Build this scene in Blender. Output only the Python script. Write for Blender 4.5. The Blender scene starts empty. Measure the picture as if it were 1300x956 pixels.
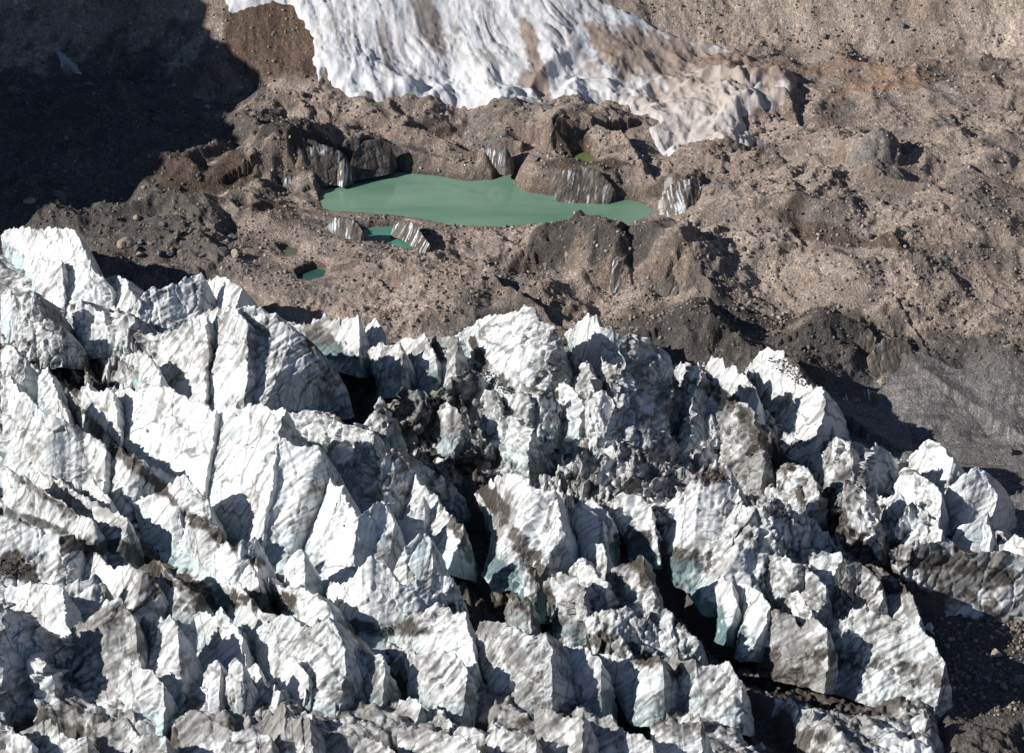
import time; T_ = time.time(); SUN_EL = 29; SUN_E = 5.0; SKY_E = .068; EXPO = 0.08
import bpy, math, random
import numpy as np
random.seed(7)
RNG = np.random.RandomState(7)
sc = bpy.context.scene
COL = sc.collection
f32 = np.float32

# ------------------------------------------------------------------ view
H = 408.6; PITCH = math.radians(27.0); FPX = 3344.0
cp, sp = math.cos(PITCH), math.sin(PITCH)
def ray(px, py):
    a = (px - 650.0) / FPX; b = (478.0 - py) / FPX
    return np.array([a, cp + b * sp, -sp + b * cp])
def P(px, py, z=0.0):
    d = ray(px, py); t = (z - H) / d[2]
    return np.array([d[0] * t, d[1] * t, z])

# ------------------------------------------------------------------ noise
perm = RNG.permutation(256).astype(np.int32)
perm = np.concatenate([perm, perm, perm])
g2 = np.stack([np.cos(np.arange(256) * 2.399), np.sin(np.arange(256) * 2.399)], 1).astype(f32)
g3 = RNG.normal(size=(256, 3)); g3 = (g3 / np.linalg.norm(g3, axis=1)[:, None]).astype(f32)
rnd = RNG.rand(256).astype(f32); rnd2 = RNG.rand(256).astype(f32); rnd3 = RNG.rand(256).astype(f32)
def fade(t): return t * t * t * (t * (t * 6 - 15) + 10)
def n2(x, y, s=0):
    x = np.asarray(x, dtype=np.float64) + s * 17.3; y = np.asarray(y, dtype=np.float64) + s * 9.7
    xi = np.floor(x); yi = np.floor(y); xf = (x - xi).astype(f32); yf = (y - yi).astype(f32)
    X = xi.astype(np.int32) & 255; Y = yi.astype(np.int32) & 255
    u = fade(xf); v = fade(yf)
    def g(i, j):
        h = perm[perm[(X + i) & 255] + ((Y + j) & 255)]
        return g2[h, 0] * (xf - i) + g2[h, 1] * (yf - j)
    a = g(0, 0); a += u * (g(1, 0) - a); b = g(0, 1); b += u * (g(1, 1) - b)
    return (a + v * (b - a)) * 1.5
def n3(p, f=1.0, s=0):
    q = np.asarray(p, dtype=f32) * np.asarray(f, dtype=f32) + f32(s * 13.7)
    qi = np.floor(q); r = q - qi; I = qi.astype(np.int32) & 255
    X, Y, Z = I[..., 0], I[..., 1], I[..., 2]; x, y, z = r[..., 0], r[..., 1], r[..., 2]
    u, v, w = fade(x), fade(y), fade(z)
    def g(i, j, k):
        h = perm[perm[perm[(X + i) & 255] + ((Y + j) & 255)] + ((Z + k) & 255)]
        G = g3[h]; return G[..., 0] * (x - i) + G[..., 1] * (y - j) + G[..., 2] * (z - k)
    def e(j, k):
        a = g(0, j, k); return a + u * (g(1, j, k) - a)
    a = e(0, 0); a = a + v * (e(1, 0) - a); b = e(0, 1); b = b + v * (e(1, 1) - b)
    return (a + w * (b - a)) * 1.5
def fbm2(x, y, L, o=4, s=0, gain=.5):
    r = 0; a = 1.0
    for k in range(o):
        r = r + a * n2(x / L, y / L, s + k * 3); L = L / 2.03; a *= gain
    return r
def ridge2(x, y, L, o=3, s=0, gain=.5):
    r = 0; a = 1.0
    for k in range(o):
        r = r + a * (1 - 2.2 * np.abs(n2(x / L, y / L, s + k * 3))); L = L / 2.1; a *= gain
    return r
def fbm3(p, L, o=3, s=0, gain=.5):
    r = 0; a = 1.0
    for k in range(o):
        r = r + a * n3(p, 1.0 / L, s + k); L = L / 2.03; a *= gain
    return r
def wor2(x, y, L, s=0):
    x = x / L + s * 5.1; y = y / L + s * 3.3
    xi = np.floor(x).astype(np.int32); yi = np.floor(y).astype(np.int32)
    F1 = np.full(x.shape, 9., f32); F2 = F1.copy(); ID = np.zeros(x.shape, np.int32)
    for i in (-1, 0, 1):
        for j in (-1, 0, 1):
            h = perm[perm[(xi + i) & 255] + ((yi + j) & 255)]
            d = np.sqrt((xi + i + rnd[h] - x) ** 2 + (yi + j + rnd2[h] - y) ** 2).astype(f32)
            m = d < F1
            F2 = np.where(m, F1, np.minimum(F2, d)); ID = np.where(m, h, ID); F1 = np.where(m, d, F1)
    return F1, F2, ID
def wor3(p, f, s=0):
    q = np.asarray(p, f32) * np.asarray(f, f32) + f32(s * 7.7)
    I = np.floor(q).astype(np.int32)
    F1 = np.full(q.shape[:-1], 9., f32); F2 = F1.copy(); ID = np.zeros(q.shape[:-1], np.int32)
    for i in (-1, 0, 1):
        for j in (-1, 0, 1):
            for k in (-1, 0, 1):
                h = perm[perm[perm[(I[..., 0] + i) & 255] + ((I[..., 1] + j) & 255)] + ((I[..., 2] + k) & 255)]
                d = ((I[..., 0] + i + rnd[h] - q[..., 0]) ** 2 + (I[..., 1] + j + rnd2[h] - q[..., 1]) ** 2
                     + (I[..., 2] + k + rnd3[h] - q[..., 2]) ** 2)
                m = d < F1
                F2 = np.where(m, F1, np.minimum(F2, d)); ID = np.where(m, h, ID); F1 = np.where(m, d, F1)
    return np.sqrt(F1), np.sqrt(F2), ID
def facets(p, f, s=0):
    """angular shards: every cell is a tilted plane; returns height, border distance, id"""
    q = np.asarray(p, f32) * np.asarray(f, f32) + f32(s * 7.7); I = np.floor(q).astype(np.int32)
    F1 = np.full(q.shape[:-1], 9., f32); F2 = F1.copy(); ID = np.zeros(q.shape[:-1], np.int32); Hh = F1 * 0
    for i in (-1, 0, 1):
        for j in (-1, 0, 1):
            for k in (-1, 0, 1):
                h = perm[perm[perm[(I[..., 0] + i) & 255] + ((I[..., 1] + j) & 255)] + ((I[..., 2] + k) & 255)]
                a_ = I[..., 0] + i + rnd[h] - q[..., 0]; b_ = I[..., 1] + j + rnd2[h] - q[..., 1]; c_ = I[..., 2] + k + rnd3[h] - q[..., 2]
                d = a_ * a_ + b_ * b_ + c_ * c_; m = d < F1
                F2 = np.where(m, F1, np.minimum(F2, d)); ID = np.where(m, h, ID)
                g = g3[(h * 7) & 255]; Hh = np.where(m, g[..., 0] * a_ + g[..., 1] * b_ + g[..., 2] * c_, Hh); F1 = np.where(m, d, F1)
    return Hh, np.sqrt(F2) - np.sqrt(F1), ID
def sstep(a, b, x):
    t = np.clip((x - a) / (b - a), 0, 1); return t * t * (3 - 2 * t)
def mix(a, b, t):
    a = np.asarray(a, f32); b = np.asarray(b, f32); t = np.asarray(t, f32)[..., None]
    return a + (b - a) * t

# ------------------------------------------------------------------ polygons in plan
def poly_sd(x, y, poly):            # signed distance, negative inside
    shp = x.shape; x = x.ravel(); y = y.ravel()
    d = np.full(x.shape, 1e18); ins = np.zeros(x.shape, bool)
    n = len(poly)
    for i in range(n):
        ax, ay = poly[i][:2]; bx, by = poly[(i + 1) % n][:2]
        ex, ey = bx - ax, by - ay
        t = np.clip(((x - ax) * ex + (y - ay) * ey) / (ex * ex + ey * ey + 1e-12), 0, 1)
        d = np.minimum(d, (x - ax - t * ex) ** 2 + (y - ay - t * ey) ** 2)
        c = (ay > y) != (by > y)
        ins ^= c & (x < (bx - ax) * (y - ay) / ((by - ay) if by != ay else 1e-9) + ax)
    d = np.sqrt(d); return np.where(ins, -d, d).reshape(shp)
def line_d(x, y, pts):              # distance to polyline and height along it, side sign
    D = np.full(x.shape, 1e18); Z = np.zeros(x.shape); S = np.zeros(x.shape)
    for a, b in zip(pts[:-1], pts[1:]):
        ex, ey = b[0] - a[0], b[1] - a[1]; L2 = ex * ex + ey * ey
        t = np.clip(((x - a[0]) * ex + (y - a[1]) * ey) / L2, 0, 1)
        d = (x - a[0] - t * ex) ** 2 + (y - a[1] - t * ey) ** 2
        m = d < D
        D = np.where(m, d, D); Z = np.where(m, a[2] + t * (b[2] - a[2]), Z)
        S = np.where(m, np.sign(ex * (y - a[1]) - ey * (x - a[0])), S)
    return np.sqrt(D), Z, S

# ------------------------------------------------------------------ terrain
CTRL = [(0,330,-2),(0,480,-4),(0,700,-8),(0,950,-12),(300,450,-4),(300,600,-8),(300,800,-12),(600,500,-6),(600,700,-10),
 (600,950,-14),(800,520,-8),(850,700,-12),(900,950,-20),(1050,560,-12),(1050,700,-16),(1150,880,-27),(1280,800,-28),(1290,950,-30),
 (1250,640,-21),(1270,760,-26),(1120,560,-18),(1200,535,-18),(1290,545,-18),(1290,660,-20),(1220,585,-18.5),
 (1080,535,-17),(880,405,0),(960,425,-1),(1000,420,0),(1150,455,-5),(1290,470,-6),(1000,500,-10),(1180,505,-15),(1290,515,-15),
 (1240,600,-19),(1150,575,-18.5),(900,290,10),(1050,260,17),(1200,235,20),(1300,250,18),(1050,350,8),(1200,350,9),(1290,390,4),(950,350,6),
 (1050,205,15),(1200,160,17),(1290,170,18),(950,180,12),(880,220,8),(1000,130,15),(1100,100,17),(1290,75,20),(900,100,16),
 (330,200,6),(450,170,8),(540,165,8),(620,160,10),(700,155,11),(780,185,8),(850,200,8),(600,135,12),(500,140,11),(700,130,13),
 (380,250,2),(300,250,4),(200,290,3),(560,310,4),(480,293,2),(650,298,3.5),(760,303,3.5),(850,288,4),(800,260,1),
 (50,200,8),(150,150,10),(250,120,13),(290,110,14),(100,100,12),(0,120,12),(100,270,3),(0,270,3),(150,300,1),(150,340,0),(250,340,0),(330,330,2),(300,380,-3),(400,400,-2),
 (500,420,-2),(450,350,3),(560,345,7),(600,345,8),(690,405,-2),(730,360,1),(790,375,1),(850,380,1),(780,320,5),(430,135,13),(760,120,14)]
_c = np.array([P(*c) for c in CTRL]); _c = np.vstack([_c, [[-600,700,5],[-600,1100,12],[600,700,-15],[600,1100,20],[-500,400,-8],[500,400,-30],[0,300,-15],[0,1300,16],[-300,1300,14],[300,1300,20]]])
_s = 100.0
def _tps_k(r2): return np.where(r2 > 0, r2 * np.log(r2 + 1e-12), 0)
_n = len(_c); _K = _tps_k((((_c[:, None, :2] - _c[None, :, :2]) / _s) ** 2).sum(-1)) + np.eye(_n) * 0.002
_Pm = np.hstack([np.ones((_n, 1)), _c[:, :2] / _s])
_A = np.vstack([np.hstack([_K, _Pm]), np.hstack([_Pm.T, np.zeros((3, 3))])])
_w = np.linalg.solve(_A, np.concatenate([_c[:, 2], np.zeros(3)]))
GX = np.arange(-1700, 1701, 8.0); GY = np.arange(0, 2600, 8.0)
_gx, _gy = np.meshgrid(GX, GY)
_cx = np.clip(_gx, -330, 330); _cy = np.clip(_gy, 520, 1250)
_z = np.full(_gx.shape, _w[_n]) + _w[_n + 1] * _cx / _s + _w[_n + 2] * _cy / _s
for i in range(_n):
    _z += _w[i] * _tps_k(((_cx - _c[i, 0]) ** 2 + (_cy - _c[i, 1]) ** 2) / _s ** 2)
TPSG = _z
def bil(G, x, y):
    fx = np.clip((x - GX[0]) / 8.0, 0, len(GX) - 1.001); fy = np.clip((y - GY[0]) / 8.0, 0, len(GY) - 1.001)
    i = fx.astype(int); j = fy.astype(int); u = fx - i; v = fy - j
    u = u * u * (3 - 2 * u) * .5 + u * .5; v = v * v * (3 - 2 * v) * .5 + v * .5
    return (G[j, i] * (1 - u) + G[j, i + 1] * u) * (1 - v) + (G[j + 1, i] * (1 - u) + G[j + 1, i + 1] * u) * v
FOOT = np.array([P(*c)[:2] for c in [(-200,105,12),(0,102,12),(140,104,12),(230,112,13),(290,110,14),(430,132,13),(560,128,12),(700,126,13),(800,106,14),(930,80,16),(1100,78,17),(1300,62,20),(1500,55,20)]])
def foot_y(x): return np.interp(x, FOOT[:, 0], FOOT[:, 1])
def slope_add(x, y):
    wob = 6 * n2(x / 45, y / 90, 5) + 2.5 * n2(x / 14, y / 30, 8)
    d = y - foot_y(x) + wob
    ang = np.interp(x, [-260, -110, -70, 60, 120, 250], [.75, .72, .50, .46, .58, .60])
    return np.where(d > 0, ang * (np.sqrt(d * d + 9) - 3) , 0)
# mountain spur that rises left of the picture and throws the big shade
def spur(x, y):
    w = 10 * n2(x / 60, y / 40, 3) + 5 * n2(x / 22, y / 17, 4)
    edge = y + 0.2 * (x + 306) - SPUR_Y + w * .6         # >0 : inside the mountain
    d = -x - 262 + w * .4
    rise = np.clip(d, 0, 1e9) * 2.5
    near = np.clip(edge, 0, 1e9) * 3.4
    hgt = np.minimum(rise, near)
    return np.clip(hgt, 0, SPUR_H + .30 * np.clip(y - 1000, -40, 300) + 14 * n2(y / 60, x / 90, 6) + 9 * n2(y / 18, x / 50, 7) + 5 * n2(y / 7, x / 20, 9) + .25 * np.clip(-x - 400, 0, 900))
SPUR_Y = 880.0; SPUR_H = 131.0
POND_PX = {
 'lake': ([(408,262),(406,250),(412,238),(428,228),(455,222),(490,217),(520,220),(555,223),(590,230),(625,228),(642,222),(654,222),(652,232),(665,243),(700,248),(735,252),(770,253),(800,254),(820,260),(832,268),(815,278),(790,287),(760,290),(720,288),(680,284),(640,288),(600,287),(570,290),(545,285),(500,278),(450,274),(420,270)], 0.0),
 'meltpool': ([(455,291),(480,288),(505,287),(520,292),(535,303),(543,315),(530,318),(505,313),(480,306),(460,300)], 0.0),
 'pool_small': ([(374,350),(385,344),(400,340),(414,343),(412,352),(395,356),(380,356)], 0.0),
 'pool_back': ([(727,201),(730,195),(742,193),(754,198),(758,205),(745,206)], 7.0),
 'puddle': ([(355,316),(365,313),(378,316),(376,324),(364,325)], 1.0),
}
PONDS = {}
for k, (pl, z) in POND_PX.items():
    PONDS[k] = (np.array([P(a, b, z)[:2] for a, b in pl]), z)
RIDGES = [ # crest pixels with height, slope left side, slope right side
 ([(470,345,6),(560,338,9),(600,333,11),(625,350,9.5),(660,375,6),(700,405,0)], .42, 1.5),
 ([(1120,218,21),(1140,215,22),(1180,240,19),(1205,250,17)], .35, .9),
 ([(1135,380,7),(1150,400,4),(1170,432,-1)], .4, 1.3),
 ([(845,200,9),(858,225,8),(862,262,2)], .6, 1.1),
 ([(690,150,16),(712,148,17),(722,165,14),(735,190,9)], .9, .6),
 ([(755,155,16),(790,170,14),(812,200,11),(832,235,7),(835,262,1)], .5, 1.4),
 ([(345,190,9),(375,172,12),(410,180,11),(440,196,6)], .5, .8),
 ([(500,165,11),(540,162,12),(575,176,10),(600,195,6)], .5, .9),
 ([(660,215,4),(690,205,6.5),(740,203,7),(800,222,5),(822,248,2)], .7, .8),
 ([(560,296,5),(610,288,5.5),(650,283,5),(720,280,5),(760,292,4.5)], .45, .6),
 ([(840,282,6),(900,272,10),(960,258,12),(1010,250,15)], .4, .5),
 ([(720,300,6.5),(760,293,8),(800,300,8),(850,310,8)], .5, .35),
 ([(862,400,3),(900,408,3),(925,425,1),(945,452,-6)], .6, .9),
 ([(1010,408,2),(1060,405,3),(1100,410,3),(1150,428,0)], .5, .9),
 ([(1200,470,-6),(1260,455,-3),(1300,440,0)], .5, .8),
 ([(180,236,5),(240,228,6),(300,246,6),(350,262,3)], .3, .5),
 ([(415,288,2),(435,281,3),(452,283,2)], .7, 1.2),
 ([(430,340,3),(480,332,3),(520,330,3),(560,335,5)], .4, .5),
 ([(930,130,19),(970,118,20),(1000,122,20),(1020,150,15)], .6, 1.2),
 ([(860,110,18),(900,98,19),(940,112,17)], .5, .9),
 ([(1085,185,18),(1110,178,19),(1140,182,18)], .4, .9),
 ([(980,875,-21),(1040,845,-20),(1100,847,-21),(1170,868,-24)], .5, .7),
]
RW = [([P(*p) for p in r], a, b) for r, a, b in RIDGES]
GL_PX = [(-160,285),(0,292),(100,300),(140,350),(175,392),(262,352),(310,368),(400,410),(500,430),(560,430),(650,398),(720,418),(850,450),(945,475),(1050,510),(1090,560),(1160,575),(1270,640),(1310,688),(1400,700),(1420,758),(1160,762),(1192,830),(1215,940),(1230,1300),(-300,1300),(-300,700)]
_gz = [0,0,0,0,-1,-2,-2,-2,-2,-3,-3,-3,-5,-8,-12,-16,-18,-20,-20,-21,-25,-26,-28,-28,-28,-12,-8]
GLAC = np.array([P(a, b, z)[:2] for (a, b), z in zip(GL_PX, _gz)])
UG_PX = [(285,-60,40),(285,0,28),(292,12,26),(330,3,28),(365,3,28),(392,40,22),(400,75,17),(400,105,14),(425,124,12),(455,136,11),(480,142,11),(560,132,12),(640,138,12),(700,133,13),(760,128,13),(800,135,13),(815,160,12),(835,190,9),(860,200,8),(880,190,10),(960,185,12),(980,150,14),(1010,120,15),(1000,100,17),(960,85,18),(938,74,19),(880,52,22),(820,30,26),(760,0,32),(700,-60,42)]
def hits(px, py, it=14, lift=0.0):
    """point of the smooth relief seen at a pixel"""
    z = 0.0
    for _ in range(it):
        p = P(px, py, z); zn = float(bil(TPSG, np.array([p[0]]), np.array([p[1]]))[0]) + lift; z = z + .6 * (zn - z)
    return P(px, py, z)

def pp(s): return [tuple(float(v) for v in q.split(',')) for q in s.split()]
WALLS = [
("431,206 437,202 443,206", "428,225 436,229 444,226", dict(slope=56), 4.0, "white icy cascade beside the striped wall at the left tip of the lake"),
 # walls of buried ice laid bare among the debris
("332,200 350,180 375,171 395,178 415,186 432,192 440,200", "342,228 360,229 380,228 400,228 415,227 428,226 438,222", dict(slope=50), .95, "dark striped ice wall with white streaks at the left end of the lake"),
("448,196 462,180 480,176 496,186", "440,222 455,220 475,216 494,212", dict(slope=52), .35, "brown-black ice wall right of the little waterfall by the lake"),
("616,192 628,178 640,182 648,196", "625,205 634,212 642,214 648,212", dict(slope=60), 1.3, "grey ice notch with a white core behind the middle of the lake"),
("692,196 700,170 708,150 714,146", "696,196 704,200 716,196", dict(slope=70), .1, "narrow dark ice face inside the hollow behind the lake"),
("700,226 720,214 745,212 762,218 780,240", "705,246 725,249 745,250 762,251 776,251", dict(slope=50), .9, "brown ice bluff with a white notch on the far shore of the lake"),
("716,306 728,292 745,290 760,296 766,308", "718,336 732,347 748,350 762,344", dict(slope=50), .25, "dark rounded slab of buried ice with a black face below the lake"),
("764,300 778,298 795,306 802,320", "768,352 778,362 790,360 800,350", dict(slope=52), 1.5, "pale fluted ice gully between two dark slabs"),
("800,300 825,292 850,300 870,316 878,340", "800,348 815,362 840,372 868,372", dict(slope=42), .55, "grey striped ice slab sloping down right of the pale gully"),
("1080,198 1100,184 1128,180 1138,184 1140,196", "1078,210 1095,218 1115,216 1132,206", dict(slope=42), 1.0, "fan-shaped grey ice scar on the debris at the right"),
("412,290 425,277 440,276 455,284 460,294", "418,296 432,300 446,302 458,302", dict(slope=55), 1.1, "black striped ice lip left of the small green pool"),
("500,284 520,280 530,290 545,310", "498,291 512,294 524,302 542,316", dict(slope=60,back_dir=(.2,1)), 2.6, "white ice rim curving round the small green pool"),
("1060,520 1075,498 1095,492 1115,500", "1062,536 1080,534 1098,528 1116,520", dict(slope=60), .8, "black ice bank with bright icy glints above the grey gravel flat"),
("840,250 850,236 865,230 884,226 890,240", "843,270 856,270 872,266 886,258", dict(slope=48), 2.4, "whitish ice ramp at the right tip of the lake"),
("1030,420 1048,405 1075,404 1100,412 1112,430", "1034,440 1055,448 1080,448 1108,446", dict(slope=42), .1, "smooth dark earth-covered ice slab above the black bluff"),
("845,420 870,402 895,400 915,412 925,430", "850,446 872,456 898,458 920,455", dict(slope=38), .15, "dark grey earth slab above the shaded ice cliff"),
("1100,455 1120,432 1145,428 1160,445", "1104,470 1122,478 1145,476 1160,470", dict(slope=48), .35, "sooty ice face left of the gash in the debris slope"),
]
def resample(pts, n, z=False):
    pts = np.array(pts, float); d = np.r_[0, np.cumsum(np.hypot(*np.diff(pts[:, :2], axis=0).T))]
    t = np.linspace(0, d[-1], n)
    return np.stack([np.interp(t, d, pts[:, k]) for k in range(pts.shape[1])], 1)
def face_pts(crest, foot, slope, lift, tilt=0.0, K=24):
    ta = math.tan(math.radians(slope)); C = resample(crest, K); Fp = resample(foot, K); Fw = []; Cw = []
    for i, ((px, py), q) in enumerate(zip(C, Fp)):
        Fo = hits(*q, lift=lift + tilt * (.5 - i / (K - 1))); Fw.append(Fo)
        d = ray(px, py); t = (Fo[2] - H - ta * Fo[1]) / (d[2] - ta * d[1]); c_ = d * t; c_[2] += H
        if c_[2] < Fo[2] + .5: c_[2] = Fo[2] + .5
        Cw.append(c_)
    return np.array(Cw), np.array(Fw)
for cr, ft, op, _s1, _l in WALLS:
    if 'pool' in _l: continue
    Cw, Fw = face_pts(pp(cr), pp(ft), max(54, op.get('slope', 50)), 1.0, K=9)
    RW.append(([np.array([q[0], q[1] + .4, q[2] - .25]) for q in Cw], 1.35, .26))

def T0(x, y, fine=True):
    """smooth relief: base, slope, ridges, pools"""
    b = bil(TPSG, x, y)
    z = b + slope_add(x, y)
    sdg = poly_sd(x, y, GLAC) if fine else None
    dx = 1.6 * n2(x / 9, y / 9, 21) + .8 * n2(x / 3.1, y / 3.1, 22); dy = 1.6 * n2(x / 9, y / 9, 23) + .8 * n2(x / 3.1, y / 3.1, 24)
    for pts, sl, sr in RW:
        xs = [p[0] for p in pts]; ys = [p[1] for p in pts]
        m = (x > min(xs) - 60) & (x < max(xs) + 60) & (y > min(ys) - 60) & (y < max(ys) + 60)
        if not m.any(): continue
        D, Z, S = line_d(x[m] + dx[m], y[m] + dy[m], pts)
        k = np.where(S > 0, sr, sl)          # left of travel direction = the far/right side
        zz = Z - k * D
        z0 = z[m]; h = np.clip(.5 + .5 * (zz - z0) / 1.2, 0, 1)
        z[m] = z0 * (1 - h) + zz * h + 1.2 * h * (1 - h) * .5
    return z
def HT(px, py):
    """point of the relief seen at a pixel, marching along the line of sight"""
    d = ray(px, py); t = np.linspace(650, 1700, 1400); x = d[0] * t; y = d[1] * t; zr = H + d[2] * t
    g = T0(x, y); k = int(np.argmax(zr < g)) if (zr < g).any() else len(t) - 1
    return np.array([x[k], y[k], g[k]])
UG_PX = [(284,0),(290,20),(300,24),(312,16),(330,11),(348,8),(368,12),(380,28),(392,42),(397,62),(394,84),(399,104),(405,117),(412,96),(420,112),(432,124),(440,132),(455,136),(480,141),(520,135),(560,133),(600,136),(640,139),(675,137),(700,133),(740,134),(770,128),(795,130),(800,140),(818,150),(835,158),(822,168),(828,182),(840,193),(852,200),(862,196),(868,186),(885,178),(905,182),(930,180),(955,178),(962,165),(945,150),(975,140),(1000,128),(1015,112),(1000,98),(960,86),(940,74),(900,62),(868,50),(840,40),(812,26),(785,12),(760,0)]
UGLA = np.array([HT(*c)[:2] for c in UG_PX]); UGLA = np.vstack([UGLA, [[UGLA[-1][0]-60,1330],[UGLA[0][0]-10,1330]]])
def ponds(z, x, y):
    wig = .5 * n2(x / 3.0, y / 3.0, 31) + .25 * n2(x / 1.1, y / 1.1, 32)
    for stage in (0, 1):
        for k, (pl, lv) in PONDS.items():
            m = (x > pl[:, 0].min() - 30) & (x < pl[:, 0].max() + 30) & (y > pl[:, 1].min() - 30) & (y < pl[:, 1].max() + 30)
            if not m.any(): continue
            d = poly_sd(x[m], y[m], pl) + wig[m]; zi = z[m]
            if stage == 0:
                f = sstep(26, 9, d); lo = lv + np.minimum(.35 * d, 1.8); hi = lv + .1 + np.where(y[m] < pl[:, 1].mean(), .28, 1.25) * np.clip(d, 0, 99)
                t = np.clip(zi, lo, np.maximum(hi, lo)); z[m] = zi + (t - zi) * f
            else:
                z[m] = np.where(d < 0, lv + np.maximum(-2.5, d * .8), zi)
    return z
# ------------------------------------------------------------------ mesh helpers
def mesh_obj(name, V, F, cols=None, mat=None, parent=None, smooth=True, extra=None):
    me = bpy.data.meshes.new(name)
    V = np.ascontiguousarray(V, f32); F = np.ascontiguousarray(F, np.int32); k = F.shape[1]
    me.vertices.add(len(V)); me.vertices.foreach_set('co', V.ravel())
    me.loops.add(F.size); me.loops.foreach_set('vertex_index', F.ravel())
    me.polygons.add(len(F)); me.polygons.foreach_set('loop_start', np.arange(0, F.size, k, dtype=np.int32))
    me.polygons.foreach_set('loop_total', np.full(len(F), k, np.int32))
    if smooth: me.polygons.foreach_set('use_smooth', np.ones(len(F), bool))
    me.update(calc_edges=True)
    if cols is not None:
        a = me.color_attributes.new('col', 'FLOAT_COLOR', 'POINT')
        c = np.ones((len(V), 4), f32); c[:, :cols.shape[1]] = cols; a.data.foreach_set('color', c.ravel())
    if mat: me.materials.append(mat)
    o = bpy.data.objects.new(name, me); COL.objects.link(o)
    if parent: o.parent = parent
    return o
def grid_faces(nu, nv, off=0):
    i, j = np.meshgrid(np.arange(nu - 1), np.arange(nv - 1), indexing='ij')
    a = (i * nv + j + off).ravel()
    return np.stack([a, a + nv, a + nv + 1, a + 1], 1)
def tag(o, label=None, cat=None, group=None, kind=None):
    for k, v in (('label', label), ('category', cat), ('group', group), ('kind', kind)):
        if v: o[k] = v
    return o

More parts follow.
